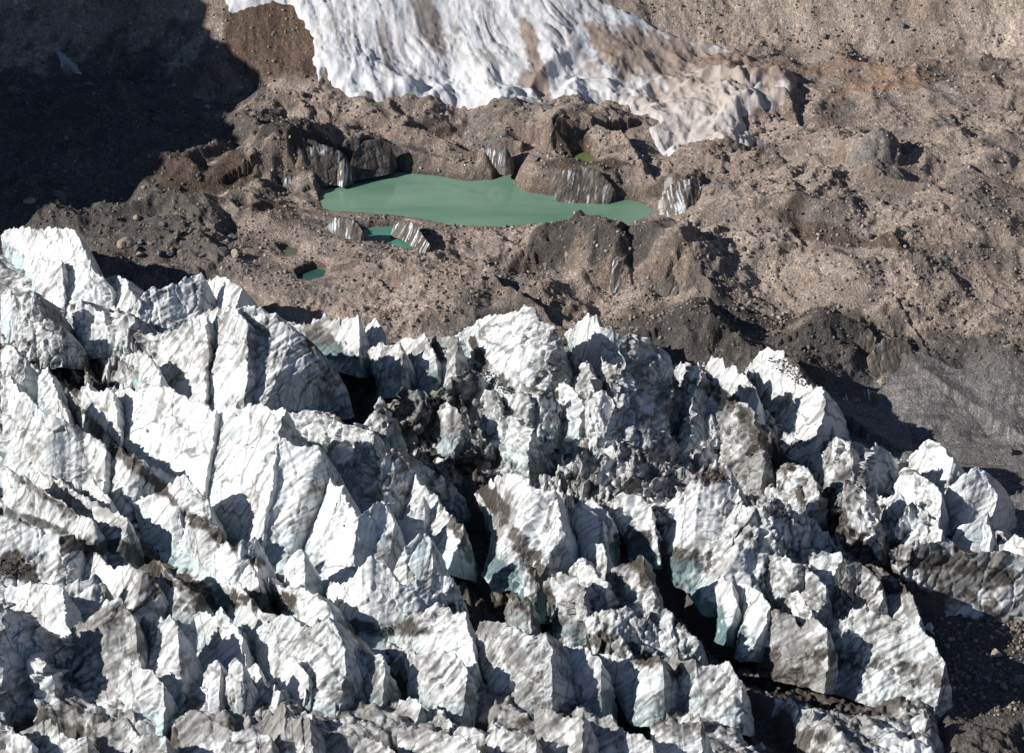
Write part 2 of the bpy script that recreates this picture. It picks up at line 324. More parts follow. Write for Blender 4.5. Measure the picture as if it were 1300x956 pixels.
# ------------------------------------------------------------------ materials
def new_mat(name, rough, spec, bumps, vary, cells=None, sss=0, streak=None):
    m = bpy.data.materials.new(name); m.use_nodes = True; nt = m.node_tree; N = nt.nodes; L = nt.links
    b = N['Principled BSDF']; b.inputs['Roughness'].default_value = rough; b.inputs['Specular IOR Level'].default_value = spec
    at = N.new('ShaderNodeAttribute'); at.attribute_name = 'col'
    geo = N.new('ShaderNodeNewGeometry')
    col = at.outputs['Color']
    def mul(c, fac_socket):
        x = N.new('ShaderNodeMix'); x.data_type = 'RGBA'; x.blend_type = 'MULTIPLY'; x.inputs[0].default_value = 1
        L.new(c, x.inputs[6]); L.new(fac_socket, x.inputs[7]); return x.outputs[2]
    for sc_, lo, hi in vary:
        n = N.new('ShaderNodeTexNoise'); n.inputs['Scale'].default_value = sc_; n.inputs['Detail'].default_value = 4; n.inputs['Roughness'].default_value = .65
        L.new(geo.outputs['Position'], n.inputs['Vector'])
        r = N.new('ShaderNodeMapRange'); r.inputs[1].default_value = .32; r.inputs[2].default_value = .68; r.inputs[3].default_value = lo; r.inputs[4].default_value = hi
        L.new(n.outputs['Fac'], r.inputs[0]); col = mul(col, r.outputs[0])
    if streak:
        for rx_, rz_, sc_, lo in streak:
            mp = N.new('ShaderNodeMapping'); mp.inputs['Scale'].default_value = sc_
            oi = N.new('ShaderNodeObjectInfo'); mr = N.new('ShaderNodeMapRange'); mr.inputs[3].default_value = rz_ - .4; mr.inputs[4].default_value = rz_ + .4; L.new(oi.outputs['Random'], mr.inputs[0])
            cx_ = N.new('ShaderNodeCombineXYZ'); cx_.inputs[0].default_value = rx_; L.new(mr.outputs[0], cx_.inputs[2]); L.new(cx_.outputs[0], mp.inputs['Rotation'])
            n = N.new('ShaderNodeTexNoise'); n.inputs['Scale'].default_value = 1; n.inputs['Detail'].default_value = 3; n.inputs['Roughness'].default_value = .6; n.inputs['Distortion'].default_value = .4
            L.new(geo.outputs['Position'], mp.inputs[0]); L.new(mp.outputs[0], n.inputs['Vector'])
            r = N.new('ShaderNodeMapRange'); r.inputs[1].default_value = .36; r.inputs[2].default_value = .47; r.inputs[3].default_value = lo; r.inputs[4].default_value = 1
            L.new(n.outputs['Fac'], r.inputs[0])
            pn = N.new('ShaderNodeTexNoise'); pn.inputs['Scale'].default_value = .07; pn.inputs['Detail'].default_value = 3; L.new(geo.outputs['Position'], pn.inputs['Vector'])
            pr = N.new('ShaderNodeMapRange'); pr.inputs[1].default_value = .42; pr.inputs[2].default_value = .56; L.new(pn.outputs['Fac'], pr.inputs[0])
            mm = N.new('ShaderNodeMix'); L.new(pr.outputs[0], mm.inputs[0]); mm.inputs[2].default_value = 1.0; L.new(r.outputs[0], mm.inputs[3]); col = mul(col, mm.outputs[0])
    prev = None
    def bump(h, dist, strength):
        nonlocal prev
        bn = N.new('ShaderNodeBump'); bn.inputs['Distance'].default_value = dist; bn.inputs['Strength'].default_value = strength
        L.new(h, bn.inputs['Height'])
        if prev: L.new(prev, bn.inputs['Normal'])
        prev = bn.outputs['Normal']
    if cells:
        for sc_, lo, hi, dist in cells:
            v = N.new('ShaderNodeTexVoronoi'); v.inputs['Scale'].default_value = sc_; L.new(geo.outputs['Position'], v.inputs['Vector'])
            sx = N.new('ShaderNodeSeparateColor'); L.new(v.outputs['Color'], sx.inputs[0])
            r = N.new('ShaderNodeMapRange'); r.inputs[3].default_value = lo; r.inputs[4].default_value = hi; L.new(sx.outputs[0], r.inputs[0])
            col = mul(col, r.outputs[0])
            r2 = N.new('ShaderNodeMath'); r2.operation = 'MULTIPLY_ADD'; L.new(v.outputs['Distance'], r2.inputs[0]); r2.inputs[1].default_value = -1; L.new(sx.outputs[1], r2.inputs[2])
            bump(r2.outputs[0], dist, .8)
    for sc_, dist, st in bumps:
        n = N.new('ShaderNodeTexNoise'); n.inputs['Scale'].default_value = sc_; n.inputs['Detail'].default_value = 5; n.inputs['Roughness'].default_value = .6
        L.new(geo.outputs['Position'], n.inputs['Vector']); bump(n.outputs['Fac'], dist, st)
    L.new(col, b.inputs['Base Color'])
    if prev: L.new(prev, b.inputs['Normal'])
    if sss:
        b.inputs['Subsurface Weight'].default_value = sss; b.inputs['Subsurface Radius'].default_value = (.3, .6, .8); b.inputs['Subsurface Scale'].default_value = .8
    return m
M_GROUND = new_mat('moraine debris', .92, .2, [(.9, .7, .6), (3.0, .3, .5)], [(.035, .85, 1.12), (.35, .88, 1.1)], cells=[(1.5, .80, 1.22, .22), (3.0, .70, 1.3, .16)])
import mathutils
_ln = mathutils.Vector((-.5, .72, .45)).normalized()
# the texture's Y axis is turned onto the normal of the snow layers
_rz = math.atan2(_ln.x, _ln.y); _rx = -math.asin(_ln.z)
M_ICE = new_mat('glacier ice', .5, .3, [(1.1, .16, .5), (4.0, .08, .5)], [(.22, .90, 1.03), (.9, .93, 1.04)], streak=[(_rx, _rz, (.045, 2.0, .045), .42), (_rx * .8, _rz * 1.25, (.05, .7, .05), .68)])
M_SNOW = new_mat('old snow', .6, .3, [(.5, .6, .5), (2.0, .25, .5)], [(.5, .9, 1.04)])
M_DARKICE = new_mat('debris stained ice', .5, .5, [(.8, .6, .6), (3, .25, .6)], [(.4, .75, 1.2)])
M_ROCK = new_mat('rock', .85, .3, [(1.5, .5, .6), (6, .1, .5)], [(.8, .75, 1.2)])
def water_mat(name, c):
    m = bpy.data.materials.new(name); m.use_nodes = True; nt = m.node_tree; N = nt.nodes; L = nt.links; b = N['Principled BSDF']
    geo = N.new('ShaderNodeNewGeometry'); n = N.new('ShaderNodeTexNoise'); n.inputs['Scale'].default_value = .035; n.inputs['Detail'].default_value = 5
    mp = N.new('ShaderNodeMapping'); mp.inputs['Scale'].default_value = (.6, 2.2, 1); L.new(geo.outputs['Position'], mp.inputs[0]); L.new(mp.outputs[0], n.inputs['Vector'])
    r = N.new('ShaderNodeValToRGB'); r.color_ramp.elements[0].position = .35; r.color_ramp.elements[1].position = .7
    r.color_ramp.elements[0].color = (*[v * .86 for v in c], 1); r.color_ramp.elements[1].color = (c[0] * 1.25, c[1] * 1.12, c[2] * 1.12, 1)
    L.new(n.outputs['Fac'], r.inputs[0]); L.new(r.outputs[0], b.inputs['Base Color'])
    b.inputs['Roughness'].default_value = .12; b.inputs['IOR'].default_value = 1.33
    n2_ = N.new('ShaderNodeTexNoise'); n2_.inputs['Scale'].default_value = 1.6; n2_.inputs['Detail'].default_value = 3; L.new(geo.outputs['Position'], n2_.inputs['Vector'])
    bn = N.new('ShaderNodeBump'); bn.inputs['Distance'].default_value = .02; bn.inputs['Strength'].default_value = .5; L.new(n2_.outputs['Fac'], bn.inputs['Height']); L.new(bn.outputs[0], b.inputs['Normal'])
    return m
# ------------------------------------------------------------------ ground sheet
TAN = np.array([.310,.250,.205]); TAN2 = np.array([.415,.342,.282]); GREY = np.array([.150,.138,.130]); DARK = np.array([.070,.064,.060]); BROWN = np.array([.15,.11,.085]); ORANGE = np.array([.33,.21,.13])
def blob(x, y, px, py, z, rx, ry, rot=0):
    c = HT(px, py) if (z > 9 and py < 240) else P(px, py, z); a = math.radians(rot)
    u = ((x - c[0]) * math.cos(a) + (y - c[1]) * math.sin(a)) / rx; v = (-(x - c[0]) * math.sin(a) + (y - c[1]) * math.cos(a)) / ry
    return np.sqrt(u * u + v * v)
def ground_z(x, y):
    z = T0(x, y)
    sdg = poly_sd(x, y, GLAC)
    flat = sstep(1.25, .8, blob(x, y, 1210, 575, -18.5, 45, 42)) 
    scree = sstep(0, 25, y - foot_y(x))
    amp = (1 - .85 * flat) * (1 - .75 * scree) * np.clip(1 - (-sdg) / 30, .25, 1)
    near = sstep(1.9, .9, blob(x, y, 620, 250, 0, 130, 70))
    dp0 = np.full(x.shape, 1e9)
    for pl, lv in PONDS.values(): dp0 = np.minimum(dp0, poly_sd(x, y, pl))
    amp = amp * (.62 + .38 * near) * (.25 + .75 * sstep(2, 32, dp0))
    amp = amp * (1 - .6 * sstep(1.2, .7, blob(x, y, 1230, 820, -27, 40, 45)))
    wx = x + 6 * n2(x / 26, y / 26, 41); wy = y + 6 * n2(x / 26, y / 26, 42)
    big = fbm2(wx, wy, 38, 2, 43) * 6.0 + ridge2(wx, wy, 30, 3, 44, .42) * 3.8 - 1.6
    z = z + amp * big
    z = ponds(z, x, y)
    rg = sstep(-.45, .5, fbm2(x, y, 45, 2, 58)); det = ridge2(wx, wy, 8.5, 3, 50, .55) * (.1 + .65 * rg) + fbm2(x, y, 3.2, 3, 55, .6) * (.10 + .30 * rg)
    gul = (1 - 2 * np.abs(n2((x * .8 + y * .2) / 6, y / 26, 61))) * .45 * scree
    F1, F2, ID = wor2(x, y, 2.3, 2); stones = np.clip(.42 - F1, 0, 1) * 1.5 * (rnd3[ID] > .45 + .4 * (1 - rg))
    dpond = np.full(x.shape, 1e9)
    for pl, lv in PONDS.values(): dpond = np.minimum(dpond, poly_sd(x, y, pl))
    dm = np.clip(dpond / 4, .0, 1)
    z = z + (det * np.clip(amp + .25, 0, 1) + gul + stones * (1 - flat)) * dm
    z = z + spur(x, y)
    far = np.clip(np.abs(x) - 300, 0, 2000)
    z = z + .22 * far * (y > 0) + np.clip(-y + 500, 0, 900) * .02
    return z, sdg, flat, scree, dpond
def lin(a, b, step, g0, g1, n):
    core = np.arange(a, b + step, step)
    lo = a - step * np.cumsum(g0 ** np.arange(1, n + 1)); hi = core[-1] + step * np.cumsum(g1 ** np.arange(1, n + 1))
    return np.concatenate([lo[::-1], core, hi])
QS = globals().get('QS', 1.0)
S = lin(-.215, .215, .00050 * QS, 1.14, 1.14, 46)
ys = [585.0]
while ys[-1] < 1190: ys.append(ys[-1] + .00072 * QS * ys[-1] * (1.0 if ys[-1] < 1080 else .9))
ys = np.array(ys); n_ = 40
ys = np.concatenate([(585 - .45 * np.cumsum(1.16 ** np.arange(1, 37)))[::-1], ys, ys[-1] + .8 * np.cumsum(1.14 ** np.arange(1, 41))])
ys = ys[ys > 40]
R = np.sqrt(ys ** 2 + H ** 2)
gx = S[None, :] * R[:, None]; gy = np.repeat(ys[:, None], len(S), 1)
z, sdg, flat, scree, dpond = ground_z(gx, gy)
# keep the ground under the glacier's own surface
z = z - 16.0 * sstep(-1, -16, sdg)
nyy = np.gradient(z, axis=0) / (np.gradient(gy, axis=0)); nxx = np.gradient(z, axis=1) / (np.gradient(gx, axis=1))
steep = np.sqrt(nxx ** 2 + nyy ** 2)
a1 = fbm2(gx, gy, 60, 4, 71); a2 = fbm2(gx, gy, 12, 4, 75, .6); a3 = fbm2(gx, gy, 3, 3, 79, .6)
c = mix(TAN, TAN2, sstep(-.5, .7, a1 + .5 * a2))
c = mix(c, GREY, sstep(.05, .55, fbm2(gx, gy, 38, 4, 82, .6) + .25 * a3) * .75)
c = mix(c, BROWN, sstep(.8, 1.5, steep + .35 * a2) * .6)
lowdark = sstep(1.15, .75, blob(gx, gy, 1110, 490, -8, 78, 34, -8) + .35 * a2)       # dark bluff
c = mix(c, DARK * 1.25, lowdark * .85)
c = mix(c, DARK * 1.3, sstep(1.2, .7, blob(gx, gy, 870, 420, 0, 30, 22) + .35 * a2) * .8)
c = mix(c, np.array([.225,.213,.203]), flat)
c = mix(c, DARK * 1.5, flat * sstep(.2, .6, n2(gx / 22, gy / 2.2, 90) + .4 * a2) * .6)
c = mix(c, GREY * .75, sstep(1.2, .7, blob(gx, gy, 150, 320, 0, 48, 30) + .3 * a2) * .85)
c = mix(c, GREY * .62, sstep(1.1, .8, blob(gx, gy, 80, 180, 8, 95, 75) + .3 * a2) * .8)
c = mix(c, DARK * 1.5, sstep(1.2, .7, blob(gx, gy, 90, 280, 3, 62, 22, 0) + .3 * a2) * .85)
c = mix(c, DARK * 1.3, sstep(1.15, .9, blob(gx, gy, 1240, 830, -27, 45, 60) + .25 * a2) * .85)  # dark gravel, with the ridge's black shade painted into the ground colour
c = mix(c, ORANGE, sstep(1.2, .5, blob(gx, gy, 1115, 112, 17, 26, 12, 10) + .5 * a2) * .7)
c = mix(c, ORANGE * .8, sstep(1.2, .5, blob(gx, gy, 1060, 90, 18, 50, 7) + .5 * a2) * .6)
c = mix(c, TAN2 * 1.25, sstep(1.2, .6, blob(gx, gy, 1285, 30, 32, 26, 26) + .3 * a2) * .8)
c = mix(c, ORANGE * .62, sstep(1.1, .8, blob(gx, gy, 1200, -2, 44, 22, 14) + .3 * a2) * .9)
c = mix(c, GREY * 1.15, sstep(1.1, .7, blob(gx, gy, 1090, 35, 30, 15, 10, 30) + .3 * a2) * .7)
c = mix(c, np.array([.46,.375,.305]), sstep(0, 10, gy - foot_y(gx)) * sstep(38, 70, gx) * sstep(-.9, .3, a1 + .5 * a2 + .3) * .9)
# bare brown ice slope left of the snow tongue
st = n2(gx / 1.8, gy / 22, 93)
bb = poly_sd(gx, gy, np.array([HT(*q)[:2] for q in [(282,60),(288,14),(335,-5),(372,-5),(398,42),(403,80),(402,112),(360,108),(320,95),(290,80)]]))
c = mix(c, BROWN * np.array([1.0,.95,.9]) , sstep(1.5, -1.5, bb)); c = mix(c, BROWN * .55, sstep(1, -2, bb) * sstep(.1, .6, st) * .8)
# rust and dark streaks on dark slabs of buried ice
for (px_, py_, z_, rx, ry, rot, cc) in [(388,205,6,19,9,0,DARK*.9),(470,200,6,15,8,0,DARK*1.1),(712,320,4,11,11,0,DARK*.95),(800,330,4,20,14,0,DARK*1.35),(1107,198,17,10,9,20,GREY*1.5),(745,222,4,18,7,0,BROWN*.7),(640,185,6,8,6,0,GREY*1.4),(905,395,3,13,8,0,DARK*1.1),(990,398,3,12,6,0,DARK),(1060,425,1,14,8,0,DARK*1.2),(725,165,14,8,8,0,BROWN*.8),(340,268,3,12,8,0,BROWN*.8),(850,425,-1,20,10,0,DARK*1.2),(1080,320,8,30,5,-30,BROWN*.8),(260,225,6,22,10,0,BROWN*.7)]:
    m_ = sstep(1.15, .85, blob(gx, gy, px_, py_, z_, rx, ry, rot) + .22 * a2)
    c = mix(c, cc, m_ * .9)
# wet rim by the pools
c = c * (1 - .35 * sstep(1.6, 0, dpond))[..., None]
# stones as coloured specks
F1, F2, ID = wor2(gx, gy, 1.15, 5)
sp_ = (F1 < .33) & (rnd[ID] > .62)
c = c * np.where(sp_, .6 + 1.2 * rnd2[ID], 1.0)[..., None]
V = np.stack([gx, gy, z], -1).reshape(-1, 3)
F = grid_faces(gx.shape[0], gx.shape[1])[:, ::-1]
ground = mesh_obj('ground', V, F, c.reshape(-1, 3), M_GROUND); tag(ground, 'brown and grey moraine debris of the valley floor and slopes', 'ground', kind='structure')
GZ = z; 
def ground_at(x, y):
    """height of the built ground sheet"""
    j = np.clip(np.interp(y, ys, np.arange(len(ys))), 0, len(ys) - 1.001); s = x / np.sqrt(y * y + H * H)
    i = np.clip(np.interp(s, S, np.arange(len(S))), 0, len(S) - 1.001)
    a = j.astype(int); b = i.astype(int); u = j - a; v = i - b
    return (GZ[a, b] * (1 - v) + GZ[a, b + 1] * v) * (1 - u) + (GZ[a + 1, b] * (1 - v) + GZ[a + 1, b + 1] * v) * u

# ------------------------------------------------------------------ water
def pool(name, key, label, cat, c, grow=2.0):
    pl, lv = PONDS[key]; cen = pl.mean(0)
    P2 = []
    n = len(pl)
    for i in range(n):
        a, b, d = pl[i - 1], pl[i], pl[(i + 1) % n]
        t = d - a; nn = np.array([t[1], -t[0]]); nn /= np.linalg.norm(nn) + 1e-9
        P2.append((b, nn))
    area = sum(pl[i][0] * pl[(i + 1) % n][1] - pl[(i + 1) % n][0] * pl[i][1] for i in range(n))
    sg = 1 if area > 0 else -1
    pts = [b + nn * grow * sg for b, nn in P2]
    me = bpy.data.meshes.new(name); me.from_pydata([(p[0], p[1], lv) for p in pts], [], [tuple(range(n))[::sg]]); me.materials.append(water_mat(name + ' water', c))
    o = bpy.data.objects.new(name, me); COL.objects.link(o); tag(o, label, cat, kind='structure'); return o
pool('lake', 'lake', 'long milky green meltwater lake in the moraine', 'lake', (.175, .325, .225))
pool('pond', 'meltpool', 'small dark green pool below the lake with a white ice rim', 'pond', (.10, .28, .21), 1.2)
pool('pond', 'pool_small', 'tiny dark green pool sunk in the debris left of the middle mound', 'pond', (.035, .12, .09), 1.0)
pool('pond', 'pool_back', 'little yellow green pond behind the lake below the dark hollow', 'pond', (.14, .18, .06), .8)
pool('pond', 'puddle', 'faint grey green puddle near the tiny pool', 'pond', (.09, .11, .075), .5)

# ------------------------------------------------------------------ upper glacier tongue
m = (ys > 930)
S2 = S[(S > -.16) & (S < .2)]; yy = ys[(ys > 950) & (ys < 1335)]
R2 = np.sqrt(yy ** 2 + H ** 2); ux = S2[None, :] * R2[:, None]; uy = np.repeat(yy[:, None], len(S2), 1)
sd = poly_sd(ux, uy, UGLA) + .9 * n2(ux / 7, uy / 7, 101) + .8 * n2(ux / 2.5, uy / 2.5, 102)
# flow lines fan down the slope
c0 = (-118.0, 1262.0); th = np.arctan2(ux - c0[0], c0[1] - uy); rr = np.hypot(ux - c0[0], uy - c0[1])
fl = th * 165 + 4 * n2(ux / 34, uy / 34, 103) + 1.0 * n2(ux / 11, uy / 11, 108)
ribs = ridge2(fl, rr * .13, 8, 3, 104, .55) - 1.2 * sstep(.12, .0, np.abs(n2(fl / 4.5, rr / 38, 107))) * sstep(0, .4, n2(ux / 20, uy / 20, 109))
t = np.clip(-sd, 0, 1e9)
uz = ground_at(ux, uy) + np.minimum(t * .7, 1.8) - .5 + ribs * .5 * (1 - .6 * sstep(35, 75, ux)) * np.clip(t / 3, 0, 1) + .25 * fbm2(ux, uy, 4, 3, 106) * np.clip(t / 3, 0, 1)
WH = np.array([.74,.73,.73]); WB = np.array([.62,.64,.67]); UD = np.array([.30,.22,.165])
cu = mix(WH, WB, sstep(-.2, .6, n2(fl / 4, rr / 30, 110)))
dl = sstep(.3, .5, n2(fl / 1.7, rr / 30, 112) + .25 * n2(ux / 3, uy / 3, 113)) * sstep(-.3, .4, n2(ux / 25, uy / 25, 114)); cu = mix(cu, np.array([.20,.175,.16]), dl * .8)
cu = mix(cu, np.array([.42,.38,.34]), sstep(.1, .7, fbm2(fl / 3, rr / 18, 1, 3, 119)) * .45)
def ub(px, py, z, rx, ry, rot, k, colr=UD):
    global cu
    cu = mix(cu, colr, sstep(1.15, .7, blob(ux, uy, px, py, z, rx, ry, rot) + .4 * n2(fl / 3, rr / 18, 115) + .25 * n2(ux / 2.5, uy / 2.5, 116)) * k)
ub(545, 35, 25, 5, 22, 18, .75, UD * .6); ub(680, 85, 16, 3.5, 26, 12, .85, UD * .8); ub(765, 70, 22, 5, 14, 25, .7); ub(672,112,15,6,5,0,.8,UD*.8)
ub(840, 80, 20, 34, 16, 0, .85); ub(930, 110, 16, 34, 22, 0, .9, UD * .9); ub(880, 130, 15, 28, 14, 0, .55); ub(490, 70, 18, 3, 14, 10, .5); ub(960,88,18,30,9,0,.95,UD*.85)
cu = mix(cu, np.array([.55,.49,.44]), sstep(1.3, .6, blob(ux, uy, 890, 150, 12, 34, 28) + .3 * n2(ux / 5, uy / 5, 118)) * .8)
keep = sd < .5
F = grid_faces(*ux.shape)[:, ::-1]; kf = keep.ravel()[F].all(1)
F = F[kf]; idx = np.unique(F); mp_ = np.zeros(ux.size, np.int64); mp_[idx] = np.arange(len(idx))
o = mesh_obj('upper_glacier', np.stack([ux, uy, uz], -1).reshape(-1, 3)[idx], mp_[F], cu.reshape(-1, 3)[idx], M_SNOW)
tag(o, 'white ribbed glacier tongue coming down the far slope', 'glacier', kind='structure')

# ------------------------------------------------------------------ serac glacier surface
LN = np.array([-.5, .72, .45]); LN /= np.linalg.norm(LN)
LU = np.cross(LN, [0, 0, 1]); LU /= np.linalg.norm(LU); LW = np.cross(LN, LU)
def layers(p, s=0):
    rr_ = np.random.RandomState(500 + s); LN_ = LN + rr_.normal(size=3) * .16; LN_ /= np.linalg.norm(LN_); LU_ = np.cross(LN_, [0, 0, 1]); LU_ /= np.linalg.norm(LU_); LW_ = np.cross(LN_, LU_)
    return layers_(p, LN_, LU_, LW_, s)
def layers_(p, LN, LU, LW, s):
    """thin dirt bands between old snow layers; returns 0..1"""
    a = p @ LN.astype(f32); b = p @ LU.astype(f32); c_ = p @ LW.astype(f32)
    a = a + 1.0 * n3(p, 1 / 21., 3)
    q = np.stack([b / 24, c_ / 24, a / 1.9], -1); q2 = np.stack([b / 15, c_ / 15, a / .8], -1)
    return n3(q, 1, 11 + s), n3(q2, 1, 12 + s), a
ICE = np.array([.80, .81, .805]); BLUE = np.array([.46, .64, .70]); TURQ = np.array([.24, .46, .50]); DIRT = np.array([.13, .118, .105]); DEB = np.array([.085, .074, .064])
# patches and bands of grit and of painted-in trench shade, traced in the photograph's pixels and carried by whatever ice stands there
DZ = [(520,520,95,60,.55,.3),(435,465,50,32,.5,.35),(590,590,45,30,.5,.3),(440,500,50,30,.45,.15),(105,440,70,40,.3,.12),(920,530,90,50,.28,.05),(1050,620,60,60,.38,.12),(700,500,90,50,.15,0),(1060,800,130,60,.35,.1),(800,610,90,22,.35,.02),
 (15,722,34,20,.6,1.0),(130,815,60,45,.45,.18),(860,712,48,20,.6,.8),(800,800,80,40,.3,.05),(1210,720,110,24,.5,.3),(690,840,60,40,.35,.1),(905,605,22,12,.6,.8),(1010,620,45,14,.5,.5),(560,440,32,14,.5,.3),(640,760,60,40,.35,.2),(345,765,34,18,.6,1.0),(500,800,60,9,.5,.8),(300,440,60,40,.2,0),(600,905,700,28,.45,.1)]
DL = [([(90,690),(150,695),(200,725),(262,758),(310,765)],11,1.0),([(0,650),(60,668),(110,690)],6,.7),([(398,430),(440,455),(475,480)],16,.8),([(885,485),(940,520),(1000,600)],10,.9),([(598,432),(618,465),(650,492),(705,502)],6,.8),
 ([(800,690),(840,730),(900,790),(1010,866)],24,.9),([(590,590),(640,655),(690,735),(690,790)],13,.9),([(440,792),(500,798),(570,775)],7,.7),([(560,640),(620,720),(700,790),(860,850)],14,.7),([(1060,650),(1110,720),(1190,775)],13,.9),
 ([(1110,705),(1200,715),(1310,735)],12,.55),([(85,470),(120,545),(180,600),(240,655),(330,715)],8,.8),([(0,592),(40,618),(95,655)],4,.6),([(925,650),(960,690),(975,760),(1010,790)],5,.5),([(870,760),(930,800),(1000,820),(1190,860)],16,.45),([(120,800),(170,760),(230,700)],4,.6),([(90,860),(150,790),(210,745)],4,.6),([(1005,452),(1040,488)],9,.9)]
def to_px(p):
    dep = p[..., 1] * cp - (p[..., 2] - H) * sp
    return 650 + p[..., 0] / dep * FPX, 478 - (p[..., 1] * sp + (p[..., 2] - H) * cp) / dep * FPX
def zone_dirt_shade(p):
    X, Y = to_px(np.asarray(p, np.float64)); w = .45 * fbm3(p, 6., 3, 201, .6); A = np.zeros(X.shape, f32); B = np.zeros(X.shape, f32)
    for cx, cy, rx, ry, d1, d2 in DZ:
        t = sstep(1.3, .6, np.sqrt(((X - cx) / rx) ** 2 + ((Y - cy) / ry) ** 2) + w); A = np.maximum(A, t * d1); B = np.maximum(B, t * d2)
    lo = (X.min(), Y.min(), X.max(), Y.max())
    for pts, wd, d2 in DL:
        xs = [q[0] for q in pts]; ys_ = [q[1] for q in pts]
        if max(xs) + 40 < lo[0] or min(xs) - 40 > lo[2] or max(ys_) + 40 < lo[1] or min(ys_) - 40 > lo[3]: continue
        D_, _, _ = line_d(X, Y, [(q[0], q[1], 0) for q in pts]); t = sstep(1.5, .5, D_ / wd + w * 1.4); A = np.maximum(A, t * .6); B = np.maximum(B, t * d2)
    return A, B
CZ = [(520,530,34,42,-30,1),(700,530,34,40,0,.75),(860,530,40,36,0,.55),(1060,630,28,40,-30,1),(790,610,34,18,0,1),(110,440,26,34,0,.8),(650,730,18,30,-20,.4),(780,740,24,24,0,.7),(1060,790,44,30,-15,.3),(560,840,40,16,0,.15),(130,830,26,20,0,.2),(360,840,26,20,0,.12)]
CZW = [(P(a_, b_, 6.0), rx, ry, math.radians(ro), d1) for a_, b_, rx, ry, ro, d1 in CZ]
def chaos(p):
    x, y = p[..., 0], p[..., 1]; A = np.zeros(x.shape, f32)
    for c, rx, ry, ro, d1 in CZW:
        u = ((x - c[0]) * math.cos(ro) + (y - c[1]) * math.sin(ro)) / rx; v = (-(x - c[0]) * math.sin(ro) + (y - c[1]) * math.cos(ro)) / ry
        A = np.maximum(A, d1 * sstep(1.3, .7, np.sqrt(u * u + v * v)))
    return A
def ice_colour(p, dirt, deb, white=1.0, s=0, blue=.25):
    zA, zB = zone_dirt_shade(p); dirt = dirt + .16 + zA; deb = deb + zB * 1.5  # zone terms add grit and the painted shade of trenches and slots
    l1, l2, _ = layers(p, s)
    patch = fbm3(p, 14., 3, 20 + s)
    crk1, crk2, _ = wor3(p + 1.0 * n3(p, .3, 5)[..., None], np.array([1 / 20., 1 / 20., 1 / 34.]), 2)
    crack = sstep(.03, .008, crk2 - crk1)
    c = mix(ICE * white, BLUE, sstep(.15, .7, fbm3(p, 8., 2, 30 + s)) * blue)
    band = np.clip(sstep(.12, .5, l1) * .55 + sstep(.12, .5, l2) * .7, 0, 1)
    d = np.clip(band * sstep(-.75, .25, patch + dirt) * .9 + sstep(.35 , 1.05, patch + dirt + .55 * fbm3(p, 2.2, 3, 40)) * .8 + crack * .8, 0, 1)
    c = mix(c, DIRT, d * .85)
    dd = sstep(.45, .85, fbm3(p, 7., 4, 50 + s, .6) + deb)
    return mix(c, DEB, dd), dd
gs = S[(S > -.235) & (S < .235)]; gy_ = [560.0]
while gy_[-1] < 905: gy_.append(gy_[-1] + .00055 * QS * gy_[-1])
gy_ = np.array([500, 510, 520, 530, 540, 545, 550, 555] + gy_)
R3 = np.sqrt(gy_ ** 2 + H ** 2); ix = gs[None, :] * R3[:, None]; iy = np.repeat(gy_[:, None], len(gs), 1)
sd = poly_sd(ix, iy, GLAC) + 2.0 * n2(ix / 9, iy / 9, 121)
ins = np.clip(-sd / 8, 0, 1)
NX, NY = .78, .62
wx = ix + 7 * n2(ix / 30, iy / 30, 131) + 2.2 * n2(ix / 9, iy / 9, 132); wy = iy + 7 * n2(ix / 30, iy / 30, 133) + 2.2 * n2(ix / 9, iy / 9, 134)
q = wx * NX + wy * NY; e = -wx * NY * -1 + -wy * NX
def saw(q, L, e, s):
    w = q / L + .6 * n2(e / (2.2 * L), q / (4 * L), s); t = w - np.floor(w)
    tooth = 1 + .45 * n2(e / (L * .35), np.floor(w) * 7.7, s + 1) + .25 * n2(e / (L * .12), np.floor(w) * 3.1, s + 2)
    return np.where(t < .76, (t / .76) ** 1.3, ((1 - t) / .24) ** .8) * tooth
big = saw(q, 17, e, 140) * 6.0 * (.6 + .7 * n2(ix / 40, iy / 40, 141)) + saw(q, 7.5, e, 150) * 1.5
F1, F2, ID = wor2(ix + 1.5 * n2(ix / 4, iy / 4, 155), iy * .8, 5.0, 3)
X1, X2, XID = wor2(ix, iy, 2.4, 8)
chz = chaos(np.stack([ix, iy], -1))
blk = (rnd[ID] - .5) * 3.0 + (F1) * -1.6 + (.3 + chz) * ((rnd2[XID] - .5) * 1.8 - sstep(.15, 0, X2 - X1) * .8 + facets(np.stack([ix, iy, ix * 0], -1), np.array([1 / 6., 1 / 6., 1]), 5)[0] * 4.5)
mid = sstep(1.3, .7, blob(ix, iy, 880, 600, -8, 70, 60)) ; mid = np.maximum(mid, sstep(1.2,.7,blob(ix,iy,110,440,-3,38,50)))
base_g = bil(TPSG, ix, iy)
iz = base_g + (0.5 + 3.5 * sstep(662, 640, iy) + big * .62 * (1 - .2 * mid) + blk * (.5 + mid) + ridge2(ix, iy, 4.5, 2, 160, .5) * .45 + fbm2(ix, iy, 1.4, 2, 165) * .2) * np.clip(ins, .15, 1) - 4.0 * (1 - ins)
hole = np.zeros_like(ix)
